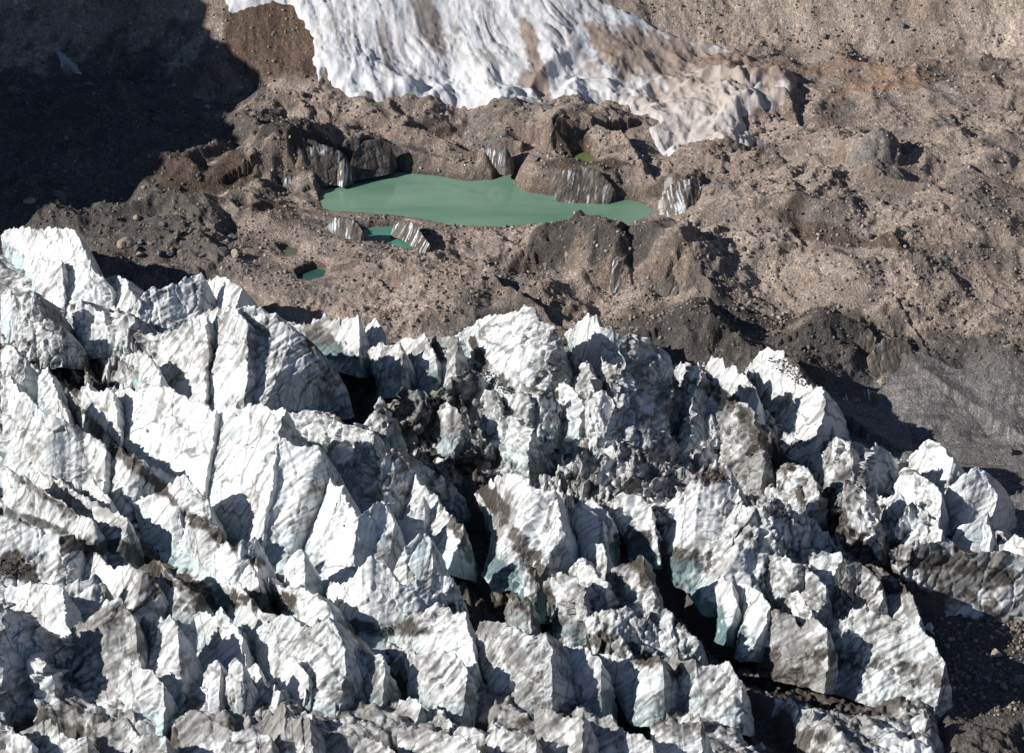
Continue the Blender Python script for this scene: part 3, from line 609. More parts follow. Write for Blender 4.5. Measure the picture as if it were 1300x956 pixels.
for (px_, py_, z_, rx, ry, rot, dep) in [(430,480,-5,16,24,0,14),(540,560,-8,30,40,-30,13),(90,460,-5,14,22,0,7),(620,760,-11,26,16,-30,10),(905,790,-16,38,15,-38,17),(1000,860,-20,34,14,-20,10),(690,700,-10,8,20,-30,9),(330,700,-8,20,10,-30,7),(250,850,-12,20,12,0,6),(640,690,-10,10,26,-25,6),(1110,720,-16,14,18,-40,6),(30,850,-12,22,16,0,9),(960,500,-8,13,9,-40,8),(870,540,-9,24,14,0,8),(1000,860,-20,30,12,-10,5),(700,550,-8,30,16,0,5)]:
    hole = np.maximum(hole, dep * sstep(1.2, .4, blob(ix, iy, px_, py_, z_, rx, ry, rot)))
TRN = [([(30,500),(90,545),(150,580),(230,640),(300,690),(350,720),(430,740)],4.5,9),([(0,595),(40,622),(90,656)],3,6),([(110,655),(160,682),(220,722),(290,762),(370,792),(430,842)],4.5,8),
 ([(410,450),(470,500),(520,560),(590,620),(620,680),(640,740),(700,800),(800,840)],7,11),([(800,690),(860,740),(920,800),(1010,862)],8,10),([(880,490),(960,540),(1010,580)],5,9),([(1060,660),(1120,730),(1200,772)],6,9),([(440,770),(520,830),(600,872)],4,8),([(100,440),(130,500),(180,520)],6,8),([(480,640),(540,700),(600,760)],4,6),([(720,800),(800,850),(880,900)],4,7),([(0,880),(200,900),(420,905),(640,915),(900,930),(1180,940)],5,7)]
trd = np.zeros_like(ix)  # mask that paints trench shade and debris dark into the ice colour
for pts, wd, dp in TRN:
    w3 = [P(p_[0], p_[1], 2.0) for p_ in pts]; D_, _, _ = line_d(ix + 1.5 * n2(ix / 7, iy / 7, 180), iy + 2.5 * n2(ix / 7, iy / 7, 181), w3)
    tq = sstep(wd * 1.7, wd * .6, D_); hole = np.maximum(hole, dp * tq); trd = np.maximum(trd, tq)
iz = iz - hole
p3 = np.stack([ix, iy, iz], -1).astype(f32)
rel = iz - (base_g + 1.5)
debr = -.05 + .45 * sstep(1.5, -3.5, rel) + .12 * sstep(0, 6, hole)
dkz = np.zeros_like(ix)
for (px_, py_, z_, rx, ry, rot) in [(860,710,-11,16,12,-20),(200,690,-8,26,9,-38),(20,725,-7,12,12,0),(350,765,-10,14,8,-35),(600,620,-7,10,14,-40),(675,835,-12,14,9,0),(505,815,-11,22,7,5),(430,470,-4,14,12,0),(1170,710,-17,24,9,0),(1010,600,-9,10,8,0),(900,830,-18,30,12,-15),(1090,860,-20,50,14,0),(1270,800,-26,30,40,0),(150,560,-6,14,5,-45),(820,790,-14,10,5,0),(960,500,-8,20,10,-40),(1060,650,-12,14,12,0)]:
    dkz = np.maximum(dkz, sstep(1.25, .7, blob(ix, iy, px_, py_, z_, rx, ry, rot) + .3 * n2(ix / 4, iy / 4, 170)))
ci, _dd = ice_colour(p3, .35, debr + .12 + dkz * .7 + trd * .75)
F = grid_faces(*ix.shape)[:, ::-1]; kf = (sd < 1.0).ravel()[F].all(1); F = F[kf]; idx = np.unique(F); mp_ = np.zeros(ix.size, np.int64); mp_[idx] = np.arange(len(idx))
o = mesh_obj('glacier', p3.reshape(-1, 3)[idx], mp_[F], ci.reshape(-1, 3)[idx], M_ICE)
tag(o, 'broken dirty ice surface between the seracs', 'glacier', kind='structure')
IZ = iz
def glac_at(x, y):
    j = np.clip(np.interp(y, gy_, np.arange(len(gy_))), 0, len(gy_) - 1.001); s = x / np.sqrt(y * y + H * H)
    i = np.clip(np.interp(s, gs, np.arange(len(gs))), 0, len(gs) - 1.001)
    a = j.astype(int); b = i.astype(int)
    return IZ[a, b]

# ------------------------------------------------------------------ seracs
def tooth(s, sd):
    r = 0
    for L, a in ((5.5, 1.5), (2.4, .9), (1.1, .45)):
        w = s / L + .35 * n2(s / (L * 1.7), s * 0 + sd, 3); k = np.floor(w); t = w - k
        hgt = rnd[(k.astype(int) * 7 + sd * 13) & 255]
        r = r + a * hgt ** 1.4 * np.where(t < .66, (t / .66) ** 1.5, ((1 - t) / .34) ** 1.3)
    return r
def wedge(name, crest, foot, slope=52, thick=.38, teeth=1.0, dirt=-.1, deb=-.35, res=.42, rough=1.0, mat=None, colour=None, back_dir=(.80, .60), sink=10.0, seed=0, white=1.0, scoop=.06, blue=.25, world=False, lift=8.0, tilt=None, chaosx=0.0):
    ta = math.tan(math.radians(slope)); res = res * QS
    K = 24
    if world: Cw, Fw = resample(crest, K), resample(foot, K)
    else:
        if tilt is None: tilt = -min(7.0, .10 * (crest[-1][0] - crest[0][0]))
        Cw, Fw = face_pts(crest, foot, slope, lift, tilt, K)
    L = np.linalg.norm(np.diff(Cw, axis=0), axis=1).sum()
    hgt = float(np.mean(Cw[:, 2] - Fw[:, 2]) + sink); face = float(np.mean(np.linalg.norm(Cw - Fw, axis=1)))
    nu = max(8, int(L / res)); nv = max(6, int((face + sink) / res)); nb = max(5, int(hgt * 1.1 / res * .7)); 
    # crest and foot, resampled along the traced lines (corners kept)
    dc = np.r_[0, np.cumsum(np.linalg.norm(np.diff(Cw, axis=0), axis=1))] / (L + 1e-9)
    u = np.linspace(0, 1, nu)
    Cu = np.stack([np.interp(u, dc, Cw[:, k]) for k in range(3)], 1); Fu = np.stack([np.interp(u, dc, Fw[:, k]) for k in range(3)], 1)
    tn = tooth(u * L, seed)
    Cu = Cu + (tn * teeth * 1.25)[:, None] * np.array([.12, .1, .9])
    Fu = Fu - (Cu - Fu) / np.linalg.norm(Cu - Fu, axis=1)[:, None] * sink
    bd = np.array([back_dir[0], back_dir[1], 0]); th_ = thick * (np.clip(Cu[:, 2] - Fu[:, 2], 2, None))[:, None] + .6
    B = Cu + bd * th_; B[:, 2] = np.minimum(Fu[:, 2], bil(TPSG, B[:, 0], B[:, 1]) - 5)
    B[:, 2] = np.minimum(B[:, 2], Cu[:, 2] - 1)
    vf = np.linspace(0, 1, nv + 1)[None, :, None]; vb = np.linspace(0, 1, nb + 1)[1:][None, :, None]
    front = Fu[:, None] * (1 - vf) + Cu[:, None] * vf; back = Cu[:, None] * (1 - vb) + B[:, None] * vb
    e1 = Cu[-1] - Cu[0]; e2 = (Cu - Fu).mean(0); N = np.cross(e1, e2); N /= np.linalg.norm(N) + 1e-9
    if N[1] > 0: N = -N
    front = front - N * (scoop * face * 4 * vf * (1 - vf)) * (1 + .8 * n2(u * L / 9, u * 0 + seed, 5))[:, None, None]
    # narrow the back towards the base less than the crest: rounded hump
    back = back + bd * (np.sin(np.pi * np.clip(vb, 0, 1)) * th_[:, None] * .18)
    G = np.concatenate([front, back], 1); n1, m1 = G.shape[:2]
    parts = [G]; faces = [grid_faces(n1, m1)]
    off = n1 * m1
    for end in (0, -1):
        colm = G[end]; tt = np.linspace(0, 1, m1)[:, None]; base = G[end, 0] * (1 - tt) + G[end, -1] * tt
        nr = max(4, int(hgt / res / 1.3)); w_ = np.linspace(0, 1, nr)[None, :, None]
        cap = colm[:, None] * (1 - w_) + base[:, None] * w_
        out = (G[end] - G[1 if end == 0 else -2]).mean(0); out[2] = 0; out /= np.linalg.norm(out) + 1e-9
        cap = cap + out * (.03 * hgt * np.sin(np.pi * np.clip(w_, 0, 1) * .5)) * np.sin(np.pi * tt)[:, None]
        f_ = grid_faces(m1, nr, off); 
        if end == 0: f_ = f_[:, ::-1]
        # shift so that the surface faces outwards
        parts.append(cap); faces.append(f_[:, ::-1]); off += m1 * nr
    V = np.concatenate([q_.reshape(-1, 3) for q_ in parts]).astype(f32); F = np.concatenate(faces)
    sc_ = min(1.0, face / 14 + .15) * rough
    # carve: large bends, tilted layers, block steps, flutes
    l1, l2, la = layers(V, seed % 9)
    D = n3(V, 1 / 13., 61) * 1.2 + l1 * .4 + l2 * .28
    if colour is None:
        w_ = la / 2.7 + .5 * n3(V, 1 / 12., 62) + seed * .37; k_ = np.floor(w_); t_ = w_ - k_
        gro = .25 + .6 * rnd3[(seed * 31 + 7) & 255]; am = gro * rnd[(k_.astype(int) * 5 + seed) & 255] ** 1.5 * np.clip(.3 + 1.3 * n3(V, 1 / 10., 63), 0, 1.2)
        D = D + np.where(t_ < .72, t_ / .72, (1 - t_) / .28) * 1.7 * am
        w_ = la / 1.15 + .4 * n3(V, 1 / 6., 67) + seed * .11; k_ = np.floor(w_); t_ = w_ - k_
        D = D + np.where(t_ < .7, t_ / .7, (1 - t_) / .3) * .42 * gro * rnd2[(k_.astype(int) * 3 + seed) & 255] * np.clip(.3 + 1.2 * n3(V, 1 / 7., 68), 0, 1)
    up = e2 / np.linalg.norm(e2); e1n = e1 / (np.linalg.norm(e1) + 1e-9)
    fu = V @ e1n.astype(f32); fv = V @ up.astype(f32); fw = V @ N.astype(f32)
    w1, w2, wid = wor3(V + .8 * n3(V, .4, 4)[..., None], np.array([1 / 7.5, 1 / 7.5, 1 / 11.]), seed % 9)
    D = D + (rnd[wid] - .5) * .9 * sstep(0, .12, w2 - w1) - sstep(.06, .0, w2 - w1) * .6
    hh, _b, wid = facets(V, np.array([1 / 3.2, 1 / 3.2, 1 / 4.5]), seed % 9 + 3)
    D = D + (hh * .9 + (rnd2[wid] - .5) * .3) * sstep(.05, .6, n3(V, 1 / 12., 66))
    D = D + (1 - 2 * np.abs(n3(V, 1 / 1.1, 64))) * .07
    cleft = None
    if colour is None:
        ch = np.clip(chaos(V) + chaosx, 0, 1)
        if ch.max() > .02:
            hh, xb, xid = facets(V + .8 * np.stack([n3(V, .3, 14), n3(V, .3, 15), n3(V, .3, 16)], -1), np.array([1 / 5.0, 1 / 5.0, 1 / 9.0]), 11)
            h2, yb, yid = facets(V + .3 * n3(V, .8, 17)[..., None], np.array([1 / 2.2, 1 / 2.2, 1 / 3.6]), 12)
            D = D + ch * (hh * 4.2 + (rnd3[xid] - .5) * 1.6 - sstep(.10, .0, xb) * .8 + h2 * 1.25 + (rnd[yid] - .5) * .3)
            cleft = ch * sstep(.12, .02, xb)
    V2 = V + (N * sc_).astype(f32) * D[:, None] + (np.stack([n3(V, .35, 81), n3(V, .35, 82), n3(V, .5, 83)], -1) * .20 + np.stack([n3(V, 1.1, 84), n3(V, 1.1, 85), n3(V, 1.3, 86)], -1) * .14) * sc_
    if colour is None:
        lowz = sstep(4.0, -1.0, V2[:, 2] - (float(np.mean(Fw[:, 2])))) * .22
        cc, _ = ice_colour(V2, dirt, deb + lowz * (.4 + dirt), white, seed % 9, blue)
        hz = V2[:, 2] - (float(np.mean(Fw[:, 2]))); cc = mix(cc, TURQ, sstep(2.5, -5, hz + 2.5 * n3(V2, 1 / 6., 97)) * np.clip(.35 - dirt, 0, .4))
        if cleft is not None: cc = mix(cc, DIRT * .8, cleft * .45)
    else:
        cc = colour(V2, fu, fv)
        ed = np.minimum(np.minimum(fu - fu.min(), fu.max() - fu) / 2.2, 99) + 1.2 * n3(V2, 1 / 3., 98); tp = (np.interp(fu - fu.min(), [0, 1], [0, 0]) + Cu[:, 2].max() - V2[:, 2]); cc = mix(cc, TAN * .8, np.clip(sstep(.9, .0, ed) + sstep(.5, -.5, tp + .8 * n3(V2, 1 / 2., 99)), 0, 1))
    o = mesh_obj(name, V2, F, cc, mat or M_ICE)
    # origin at the base
    org = Fw.mean(0); o.data.transform(__import__('mathutils').Matrix.Translation(-org)); o.location = org
    return o
print('surf', time.time() - T_)
# crest pixels, foot pixels, options, label  (each one a single block of ice)
SER = [
("2,300 8,293 28,290 50,293 72,290 95,293 104,312 112,332 124,350 135,355", "0,312 20,325 36,342 48,362 58,375 75,382 86,386 98,386 115,384 136,382", dict(dirt=-.6), "bright white sail-shaped serac at the top left edge, below the shaded moraine"),
("134,354 147,350 160,356 166,370 174,384 176,390", "136,378 145,392 152,398 162,398 170,395 175,393", dict(thick=.8,dirt=-.5,slope=60), "small rounded white ice knob between the two bright seracs at the top left"),
("40,338 55,330 65,335 78,332 79,362", "42,365 55,378 68,388 78,388 82,380", dict(dirt=-.3), "pale step of ice leaning on the left foot of the sail-shaped serac"),
("85,395 100,380 115,393 130,398 150,398 170,403", "95,418 105,422 118,420 135,420 155,420 168,416", dict(thick=1.2,slope=45,dirt=.15), "low grey ice hump in front of the small rounded knob"),
("166,398 180,378 190,366 203,368 210,365 222,362 235,355 255,350 262,358", "172,420 178,423 190,421 205,418 218,413 235,403 250,397 258,392", dict(dirt=-.6), "smooth white serac with a cupped blue-grey underside, left of the twin peak"),
("256,362 272,355 285,352 297,360 308,366 305,380", "258,394 268,398 278,402 288,400 296,398 300,394", dict(dirt=-.4,thick=.6), "twin-peaked white serac next to the smooth cupped one"),
("15,408 28,390 45,372 52,385 56,405", "18,422 28,432 40,430 50,424 56,418", dict(dirt=.35,thick=.7), "brownish ice block below the pale step at the left edge"),
("42,412 60,405 75,412 80,425", "45,437 55,442 68,436 80,430", dict(dirt=.2,thick=.7), "cream coloured little ice ledge above the dark hollow on the left"),
("0,375 10,366 20,385 22,395", "0,402 10,404 20,400 24,398", dict(dirt=-.1), "small ice tooth cut by the left picture edge above the brownish block"),
("0,446 12,438 22,448 32,455 32,480", "0,482 10,486 22,486 30,484", dict(dirt=.1,slope=65), "upright pale ice block on the left rim of the dark hollow"),
("178,425 200,428 225,420 240,410 262,398", "182,442 200,455 222,470 245,485 258,490", dict(dirt=.35,slope=45), "grey slab with fanned dirt stripes leaning left of the great slab"),
("158,452 175,448 190,455 205,480", "165,468 180,480 190,488 203,492", dict(dirt=-.1), "small white ledge of ice in front of the fanned striped slab"),
("262,398 280,393 300,390 312,412", "250,470 262,497 278,515 302,522", dict(tilt=-2,dirt=.12,slope=58,thick=.5), "dirt-veined upright slab forming the left part of the great slab"),
("300,392 315,388 330,393 345,402 360,412 372,420 388,428 395,440 403,452", "300,522 308,520 315,519 323,518 330,518 337,516 342,510 346,506 352,502", dict(tilt=-5,dirt=-.2,slope=60,thick=.6,teeth=1.0,scoop=0,chaosx=.12), "great flat white slab with a sheer blue-grey right side, left of centre"),
("50,478 53,468 60,466 66,482 72,500 75,515", "48,500 56,512 64,518 74,522", dict(dirt=.0), "slim ice blade standing in the dark hollow at the left"),
("54,482 62,478 70,492 76,508 84,525", "56,505 66,522 76,526 86,530", dict(dirt=-.2), "knobbly white ice ridge running down from the slim blade"),
("0,480 13,478 18,487 30,503 37,503 43,515 53,527 68,528 85,540 95,540 108,550 120,558 135,568", "0,590 12,592 25,598 38,606 48,610 58,615 70,616 80,612 92,612 100,608 110,608 120,614 130,618", dict(tilt=-3,dirt=.02,slope=46,teeth=1.2), "long striped white fin starting at the left edge below the dark hollow"),
("135,570 147,566 155,577 172,582 185,590 197,595 215,603 220,605", "130,616 140,622 150,632 160,640 170,640 180,634 190,628 205,622", dict(tilt=-3,dirt=.35,slope=48), "grey-green veined slab at the right end of the long striped fin"),
("88,618 93,610 99,612 101,622", "88,626 94,630 99,628 101,626", dict(dirt=-.4), "tiny white ice stub beside the leaning tooth"),
("100,620 115,606 122,618 132,627 140,635", "105,636 115,643 125,648 138,648", dict(dirt=-.5), "leaning white ice tooth in the shadowed trench on the left"),
("0,600 10,593 15,605 30,604 42,615 55,622 68,633 80,640 92,652", "0,650 15,658 35,660 55,668 75,672 95,672 110,668 115,666 118,664", dict(dirt=.1,slope=45), "grooved ice fin at the left edge below the long striped one"),
("45,600 60,605 75,612 90,622 105,630 120,640 135,648 150,655 162,660 162,672", "58,620 72,634 85,646 97,660 110,668 125,676 140,683 150,686 155,686 160,684", dict(dirt=.15,slope=45), "low ribbed ice strip behind the grooved fin"),
("92,658 105,656 116,665 130,680", "90,680 102,704 115,706 130,696", dict(dirt=-.2), "white ice patch at the lower right end of the grooved fin"),
("0,655 25,660 40,670 60,678 75,682 95,680 103,698", "0,752 25,745 50,742 70,738 85,730 92,724 100,715", dict(dirt=.05,slope=38,teeth=.6), "broad white sloping mass at the left edge with a brown dirt patch"),
("103,703 118,701 128,708 140,725 155,720 165,718 180,728 195,735 203,745 205,755", "90,740 100,745 115,750 130,750 142,757 150,770 165,785 175,780 190,770 200,764", dict(dirt=.08,slope=42), "cracked white slab right of the broad mass with the dirt patch"),
("82,745 100,740 125,736 135,745 134,755", "87,802 95,794 108,788 118,778 130,768", dict(dirt=-.1,slope=44), "slant-edged white block split from its neighbour by a diagonal crack"),
("0,748 20,745 45,742 65,742 80,745", "5,765 20,790 40,805 60,822 85,830", dict(dirt=.05,slope=42), "low white apron of ice above the dark pit in the lower left corner"),
("90,800 110,790 135,765 150,760 168,785 172,795", "85,862 100,868 120,870 140,868 160,865 175,862", dict(dirt=.5,slope=44), "very dirty brown-grey ice face under the slant-edged block"),
("165,800 180,790 200,790 215,785 225,800 230,825", "170,842 185,864 205,872 225,872 230,865", dict(dirt=.0,slope=50), "lumpy white ice face beside the very dirty brown-grey one"),
("150,862 170,840 178,850 195,855 205,868", "150,892 170,897 190,892 205,892", dict(dirt=-.2), "pointed white ice crest at the bottom below the lumpy face"),
("0,790 15,800 30,815 45,830 60,840", "0,852 20,862 40,872 60,872", dict(chaosx=.9,dirt=.0,slope=60), "shaded blue ice block in the pit at the lower left corner"),
("-40,800 -25,770 -5,765 5,790", "-40,880 -20,890 0,890 8,880", dict(chaosx=.9,dirt=.0,slope=60,thick=.8), "tall ice block outside the left edge whose shade fills the corner pit"),
("80,500 92,498 102,496 111,486 114,498 128,500 138,492 143,500", "95,528 102,540 112,548 122,554 135,556 145,560 148,562 150,562", dict(dirt=-.2,slope=48,teeth=1.3), "shaded blue fin with two sharp teeth at the head of the great smooth slab"),
("143,497 165,495 172,500 180,487 190,488 205,492 218,492 224,500 235,502 242,512 255,510 262,515 266,522 275,525", "146,560 155,570 165,580 178,586 190,594 205,604 222,612 232,618 245,626 258,634", dict(tilt=-2,dirt=-.6,slope=44,teeth=.8,scoop=.02), "great smooth white slab with few cracks, left of centre of the ice"),
("276,522 290,518 300,513 303,520 315,518 325,516 333,520 338,515 346,523 359,518 361,525", "258,634 268,642 280,648 292,655 305,662 315,675 322,682 330,688", dict(tilt=-2,dirt=-.25,slope=46,scoop=.02), "white slab crossed by long diagonal cracks, right of the great smooth slab"),
("335,545 355,552 372,566 385,568 400,568 411,577 415,585", "322,684 332,690 345,694 358,697 370,698 376,692", dict(tilt=-1,dirt=-.25,slope=48,blue=.4,white=.97), "lower white slab ending in a turquoise crevice, under the diagonal cracks"),
("355,520 375,527 390,520 410,525 425,532 440,541 455,540 464,547 478,548 479,560 477,578 482,598", "368,560 388,572 405,577 415,588 428,600 440,610 450,616 462,612 475,614 480,612", dict(tilt=-4,dirt=-.5,slope=48,teeth=.8), "bright shingled slab with a scalloped top, upper right of the turquoise crevice"),
("412,635 417,615 423,617 428,620 433,617 435,635 441,637 445,648 452,650 455,660 465,650 480,645 487,635 492,645 498,665", "376,694 388,716 405,724 420,728 435,734 445,728 455,718 462,714 475,711 490,706", dict(dirt=-.6,slope=46,teeth=1.3,blue=.5), "comb-toothed white fin right of the turquoise crevice"),
("462,545 475,522 482,508 487,503 489,515 490,530", "464,551 478,553 490,550", dict(dirt=-.2,slope=60), "thin knife blade of ice rising at the edge of the dark central trench"),
("483,592 490,577 500,572 512,578 520,592 528,602", "487,642 495,648 508,654 522,660 530,662", dict(tilt=8,dirt=.0,slope=65,thick=.8,blue=.5), "hollowed blue-grey ice pillar with an arched top below the knife blade"),
("515,602 520,598 528,608 535,618 545,628 552,632 560,645 570,655 585,670 588,678", "500,655 512,668 522,671 535,668 545,674 555,682 565,686 575,688 582,690", dict(dirt=-.4,slope=50,teeth=1.2), "steep white fin descending to the right beside the rubble chute"),
("495,668 510,660 525,650 537,633 539,655", "497,678 510,682 525,676 538,668", dict(dirt=-.4,blue=.8), "small turquoise ice flake leaning on the steep fin"),
("500,725 510,705 520,690 530,683 545,680 548,700 550,722", "500,752 515,755 530,748 540,742 550,736", dict(dirt=-.2,blue=.5), "white ice horn in the middle of the lower field, right of the comb-toothed fin"),
("415,755 421,740 433,745 448,735 458,720 468,711 480,713 495,722 502,740 515,745 530,740 545,735 555,729 565,732 577,737 577,752", "418,768 430,780 440,795 452,808 465,806 480,802 500,797 515,792 530,786 545,780 560,773 572,764", dict(dirt=-.35,slope=46), "big white fan-shaped serac in the lower middle, under the ice horn"),
("500,800 515,790 540,775 560,770 575,780 587,777 592,795 598,815 605,842", "500,818 518,826 540,828 555,830 565,836 580,838 595,844 603,850", dict(dirt=.05,slope=46), "striped white wedge with a sharp right-hand arete at the bottom middle"),
("603,808 612,788 625,790 640,795 650,798 662,803 672,808 680,808 693,805 699,822 702,850", "605,855 620,872 640,880 660,885 680,885 700,882", dict(dirt=.1,slope=55,thick=.7), "square cracked ice block at the bottom middle, right of the striped wedge"),
("515,834 540,832 562,828 575,832 592,852", "515,874 540,882 565,882 588,880", dict(dirt=.0,slope=60), "shaded grey-blue ice row at the bottom under the striped wedge"),
("267,708 285,690 297,695 310,693 322,684 327,710 328,728", "270,745 280,750 295,753 303,748 315,735 326,732", dict(dirt=-.3,blue=.6,slope=50), "bright white peak with a turquoise foot above the long debris band"),
("300,748 312,722 320,720 326,735 330,752", "303,757 312,760 322,758 330,756", dict(dirt=-.3), "small white triangle of ice right under the bright turquoise-footed peak"),
("360,722 372,705 385,697 388,712 390,735", "360,746 370,753 380,754 390,750", dict(dirt=-.3,blue=.5), "lone shark-fin tooth of ice standing in blue shade"),
("282,744 296,743 308,750 316,762 322,772 335,778 352,782", "286,772 300,784 310,790 322,800 335,802 350,800", dict(dirt=-.1), "narrow white ledge along the left side of the brown rubble patch"),
("338,735 352,745 368,750 385,748 398,755 410,765 420,775 424,790", "345,756 360,776 375,792 390,806 400,808 418,802", dict(dirt=.0,thick=.7), "rounded pale ridge along the right side of the brown rubble patch"),
("328,800 345,792 360,782 372,785 385,798 400,796 420,786 430,798 436,830", "325,850 340,858 352,862 370,868 385,876 405,878 430,876", dict(dirt=.0,slope=55,thick=.7), "fluted ice bastion with strips of sun and shade at the lower left of centre"),
("440,838 452,822 465,830 478,836 488,840", "440,870 455,876 470,876 486,872", dict(dirt=.0), "small scalloped ice crest at the bottom right of the fluted bastion"),
("245,782 258,777 270,785 280,775 292,790 302,797 308,815", "248,808 265,820 280,828 295,833 306,838", dict(dirt=-.1,blue=.5), "double-cusped white shell of ice in the lower left shade"),
("256,866 264,845 276,838 280,850 279,866", "256,885 266,892 278,888", dict(dirt=-.5,slope=62), "pair of slim white ice fingers at the bottom left"),
("284,870 290,845 298,835 306,845 310,868", "284,892 298,898 310,892", dict(dirt=-.2,slope=65,blue=.6), "blunt blue-grey ice tongue beside the slim ice fingers"),
("175,722 190,715 205,712 210,725 222,735 240,748 256,754", "180,740 195,750 210,772 225,775 240,770 252,764", dict(dirt=-.1), "wedge-shaped white boulder of ice with a knob, under the rubble band on the left"),
("170,640 180,636 190,630 210,620 225,605 232,601 240,612 250,622 262,637 268,655 268,665", "172,660 188,668 205,674 218,682 232,688 245,690 258,688 266,682", dict(dirt=-.3,slope=48), "white pyramid with a curved left flank in the left middle of the field"),
("206,672 216,652 228,648 230,668", "210,684 218,688 228,682", dict(dirt=-.4), "little white ice chip in front of the curved pyramid"),
("234,692 240,670 250,660 262,665 275,668 282,682", "236,710 248,714 260,716 278,710", dict(dirt=-.2,blue=.7), "two-lobed icy crest with a turquoise gap right below the curved pyramid"),
("602,628 612,622 620,615 628,608 643,607 658,600 667,606 672,618 685,622 706,626 708,640 712,648 710,658 717,685 712,700", "616,655 620,668 622,690 630,698 638,711 648,714 660,712 668,711 675,724 690,728 705,715", dict(dirt=-.05,slope=46), "broad rounded white slab with a blue knob on top, right of the rubble chute"),
("640,778 650,757 655,752 660,765 668,758 674,775", "642,784 655,788 674,782", dict(dirt=.1), "pair of upright ice splinters in the black hollow"),
("664,735 670,716 678,722 684,745", "664,752 672,757 684,750", dict(dirt=-.3), "small white spike under the broad rounded slab"),
("740,702 752,690 765,692 772,706", "742,718 755,723 770,718", dict(dirt=.0), "pale four-sided ice lump below the broad dome's left foot"),
("770,735 785,718 800,714 815,708 820,732 830,758", "776,758 790,764 806,770 828,768", dict(dirt=.2,slope=50), "grey-faced angular ice block left of the black gully"),
("742,790 760,778 785,773 800,775 815,790 822,780 832,771 845,773 857,788 875,805 890,815", "750,820 765,828 780,834 800,832 815,826 830,828 845,826 865,832 880,830", dict(tilt=-2,dirt=.1,slope=38), "wind-combed grey-white slab left of the black gully near the bottom"),
("760,830 775,832 795,840 808,845 820,840 838,832 842,850", "775,865 790,873 810,878 835,878 842,875", dict(dirt=.0,thick=.7), "lumpy ice ledge at the bottom under the wind-combed slab"),
("843,856 850,840 858,828 863,840 880,844 900,848 920,842 926,840 935,860 943,866", "848,878 870,892 900,892 930,892 942,888", dict(dirt=.15,slope=48), "low ice crest with two curled horns at the bottom edge"),
("702,820 715,822 735,825 750,830 762,840", "702,860 720,874 740,876 762,872", dict(dirt=-.1,slope=60), "shaded blue-white ice wall right of the square cracked block"),
("718,672 728,655 740,648 752,652 765,662", "720,692 735,700 752,698 766,692", dict(dirt=-.1), "white ice step above the four-sided lump"),
("720,725 735,710 748,722 760,735 770,745", "722,750 738,760 755,765 768,765", dict(dirt=.2), "dirty ice block between the lump and the grey-faced block"),
("690,745 705,730 718,728 735,745 742,765", "695,775 710,785 725,790 742,788", dict(dirt=.1), "rubbly ice block right of the small white spike"),
("820,645 850,632 870,615 885,600 892,592 905,587 925,590 932,612 940,628 950,645", "834,662 850,685 862,704 880,712 892,712 905,712 918,710 932,706 945,702 955,700", dict(tilt=-4,dirt=.0,slope=40,scoop=-.05), "dome-topped white hill of ice right of centre with a dirt cap"),
("932,618 945,640 958,648 975,640 985,632 1000,640 1012,655 1020,658 1036,660 1045,680 1058,692", "882,706 895,722 910,745 925,745 945,742 960,744 975,732 995,718 1015,710 1035,703 1055,700", dict(tilt=-3,dirt=-.15,slope=42,scoop=-.02), "wide white face with horizontal streaks on the right shoulder of the dome"),
("908,745 918,736 926,742 936,770", "909,762 920,775 932,780", dict(dirt=-.3), "narrow white plate hanging on the left rim of the bright square plate"),
("930,742 945,741 965,752 977,772", "935,772 943,788 952,800 964,800", dict(dirt=-.8,slope=48,teeth=.4), "bright smooth square plate of ice above the black gully"),
("955,718 975,705 1000,710 1015,720 1030,728 1045,745 1050,762", "960,742 985,755 995,766 1010,760 1025,768 1042,772", dict(dirt=.15), "mottled ice ledge in the middle of the right-hand hill"),
("1012,714 1030,705 1050,702 1065,708 1064,722 1058,738", "1018,730 1032,740 1045,746 1057,746", dict(dirt=-.5,thick=.5), "white roof-like block with a turquoise slit above it"),
("1060,772 1063,716 1075,712 1090,715 1105,725 1118,735 1122,762", "1050,776 1065,778 1080,776 1095,772 1112,774", dict(dirt=.45,slope=56), "dark-veined ice buttress right of the roof-like block"),
("1096,716 1112,718 1125,728 1140,738 1150,750 1162,765 1168,786", "1106,745 1118,762 1133,780 1148,792 1164,796", dict(dirt=.0,slope=50,blue=.6), "right-hand rim block of the hill with a blue-green cleft"),
("995,766 1010,752 1020,760 1030,785 1036,802", "998,806 1010,818 1022,822 1034,818", dict(dirt=.2), "pale prow of ice over the brown-streaked flutes"),
("962,795 975,780 985,775 1000,780 1015,800 1030,785 1050,800", "962,815 985,822 1005,826 1025,830 1048,838", dict(dirt=.4,slope=55), "brown-streaked fluted ice foot above the bottom rubble mound"),
("1052,782 1070,790 1085,775 1105,775 1125,785 1145,790 1165,795 1185,815 1198,842", "1048,828 1065,838 1080,843 1100,850 1120,856 1145,860 1170,868 1192,872", dict(dirt=.25,slope=50), "long knobbly ice flank at the lower right end of the hill, beside the black shade"),
("1153,578 1162,572 1178,558 1192,563 1203,578 1215,592 1222,605", "1150,605 1160,614 1175,620 1190,628 1200,632 1212,622", dict(lift=3,dirt=-.6,slope=50,thick=.6), "clean white peak standing against the flat grey gravel on the right"),
("1136,615 1143,600 1150,596 1165,602 1180,610 1192,620 1196,634", "1138,640 1155,645 1165,648 1180,654 1193,655", dict(dirt=-.4,slope=50), "shoulder of ice half in blue shade under the clean white peak"),
("1190,640 1205,618 1222,608 1235,596 1250,600 1255,612 1262,622 1267,635 1260,655", "1192,664 1200,678 1212,680 1225,672 1238,664 1255,660", dict(lift=4,dirt=-.3,slope=54,thick=.7), "tilted blocky serac jutting over the grey gravel at the far right"),
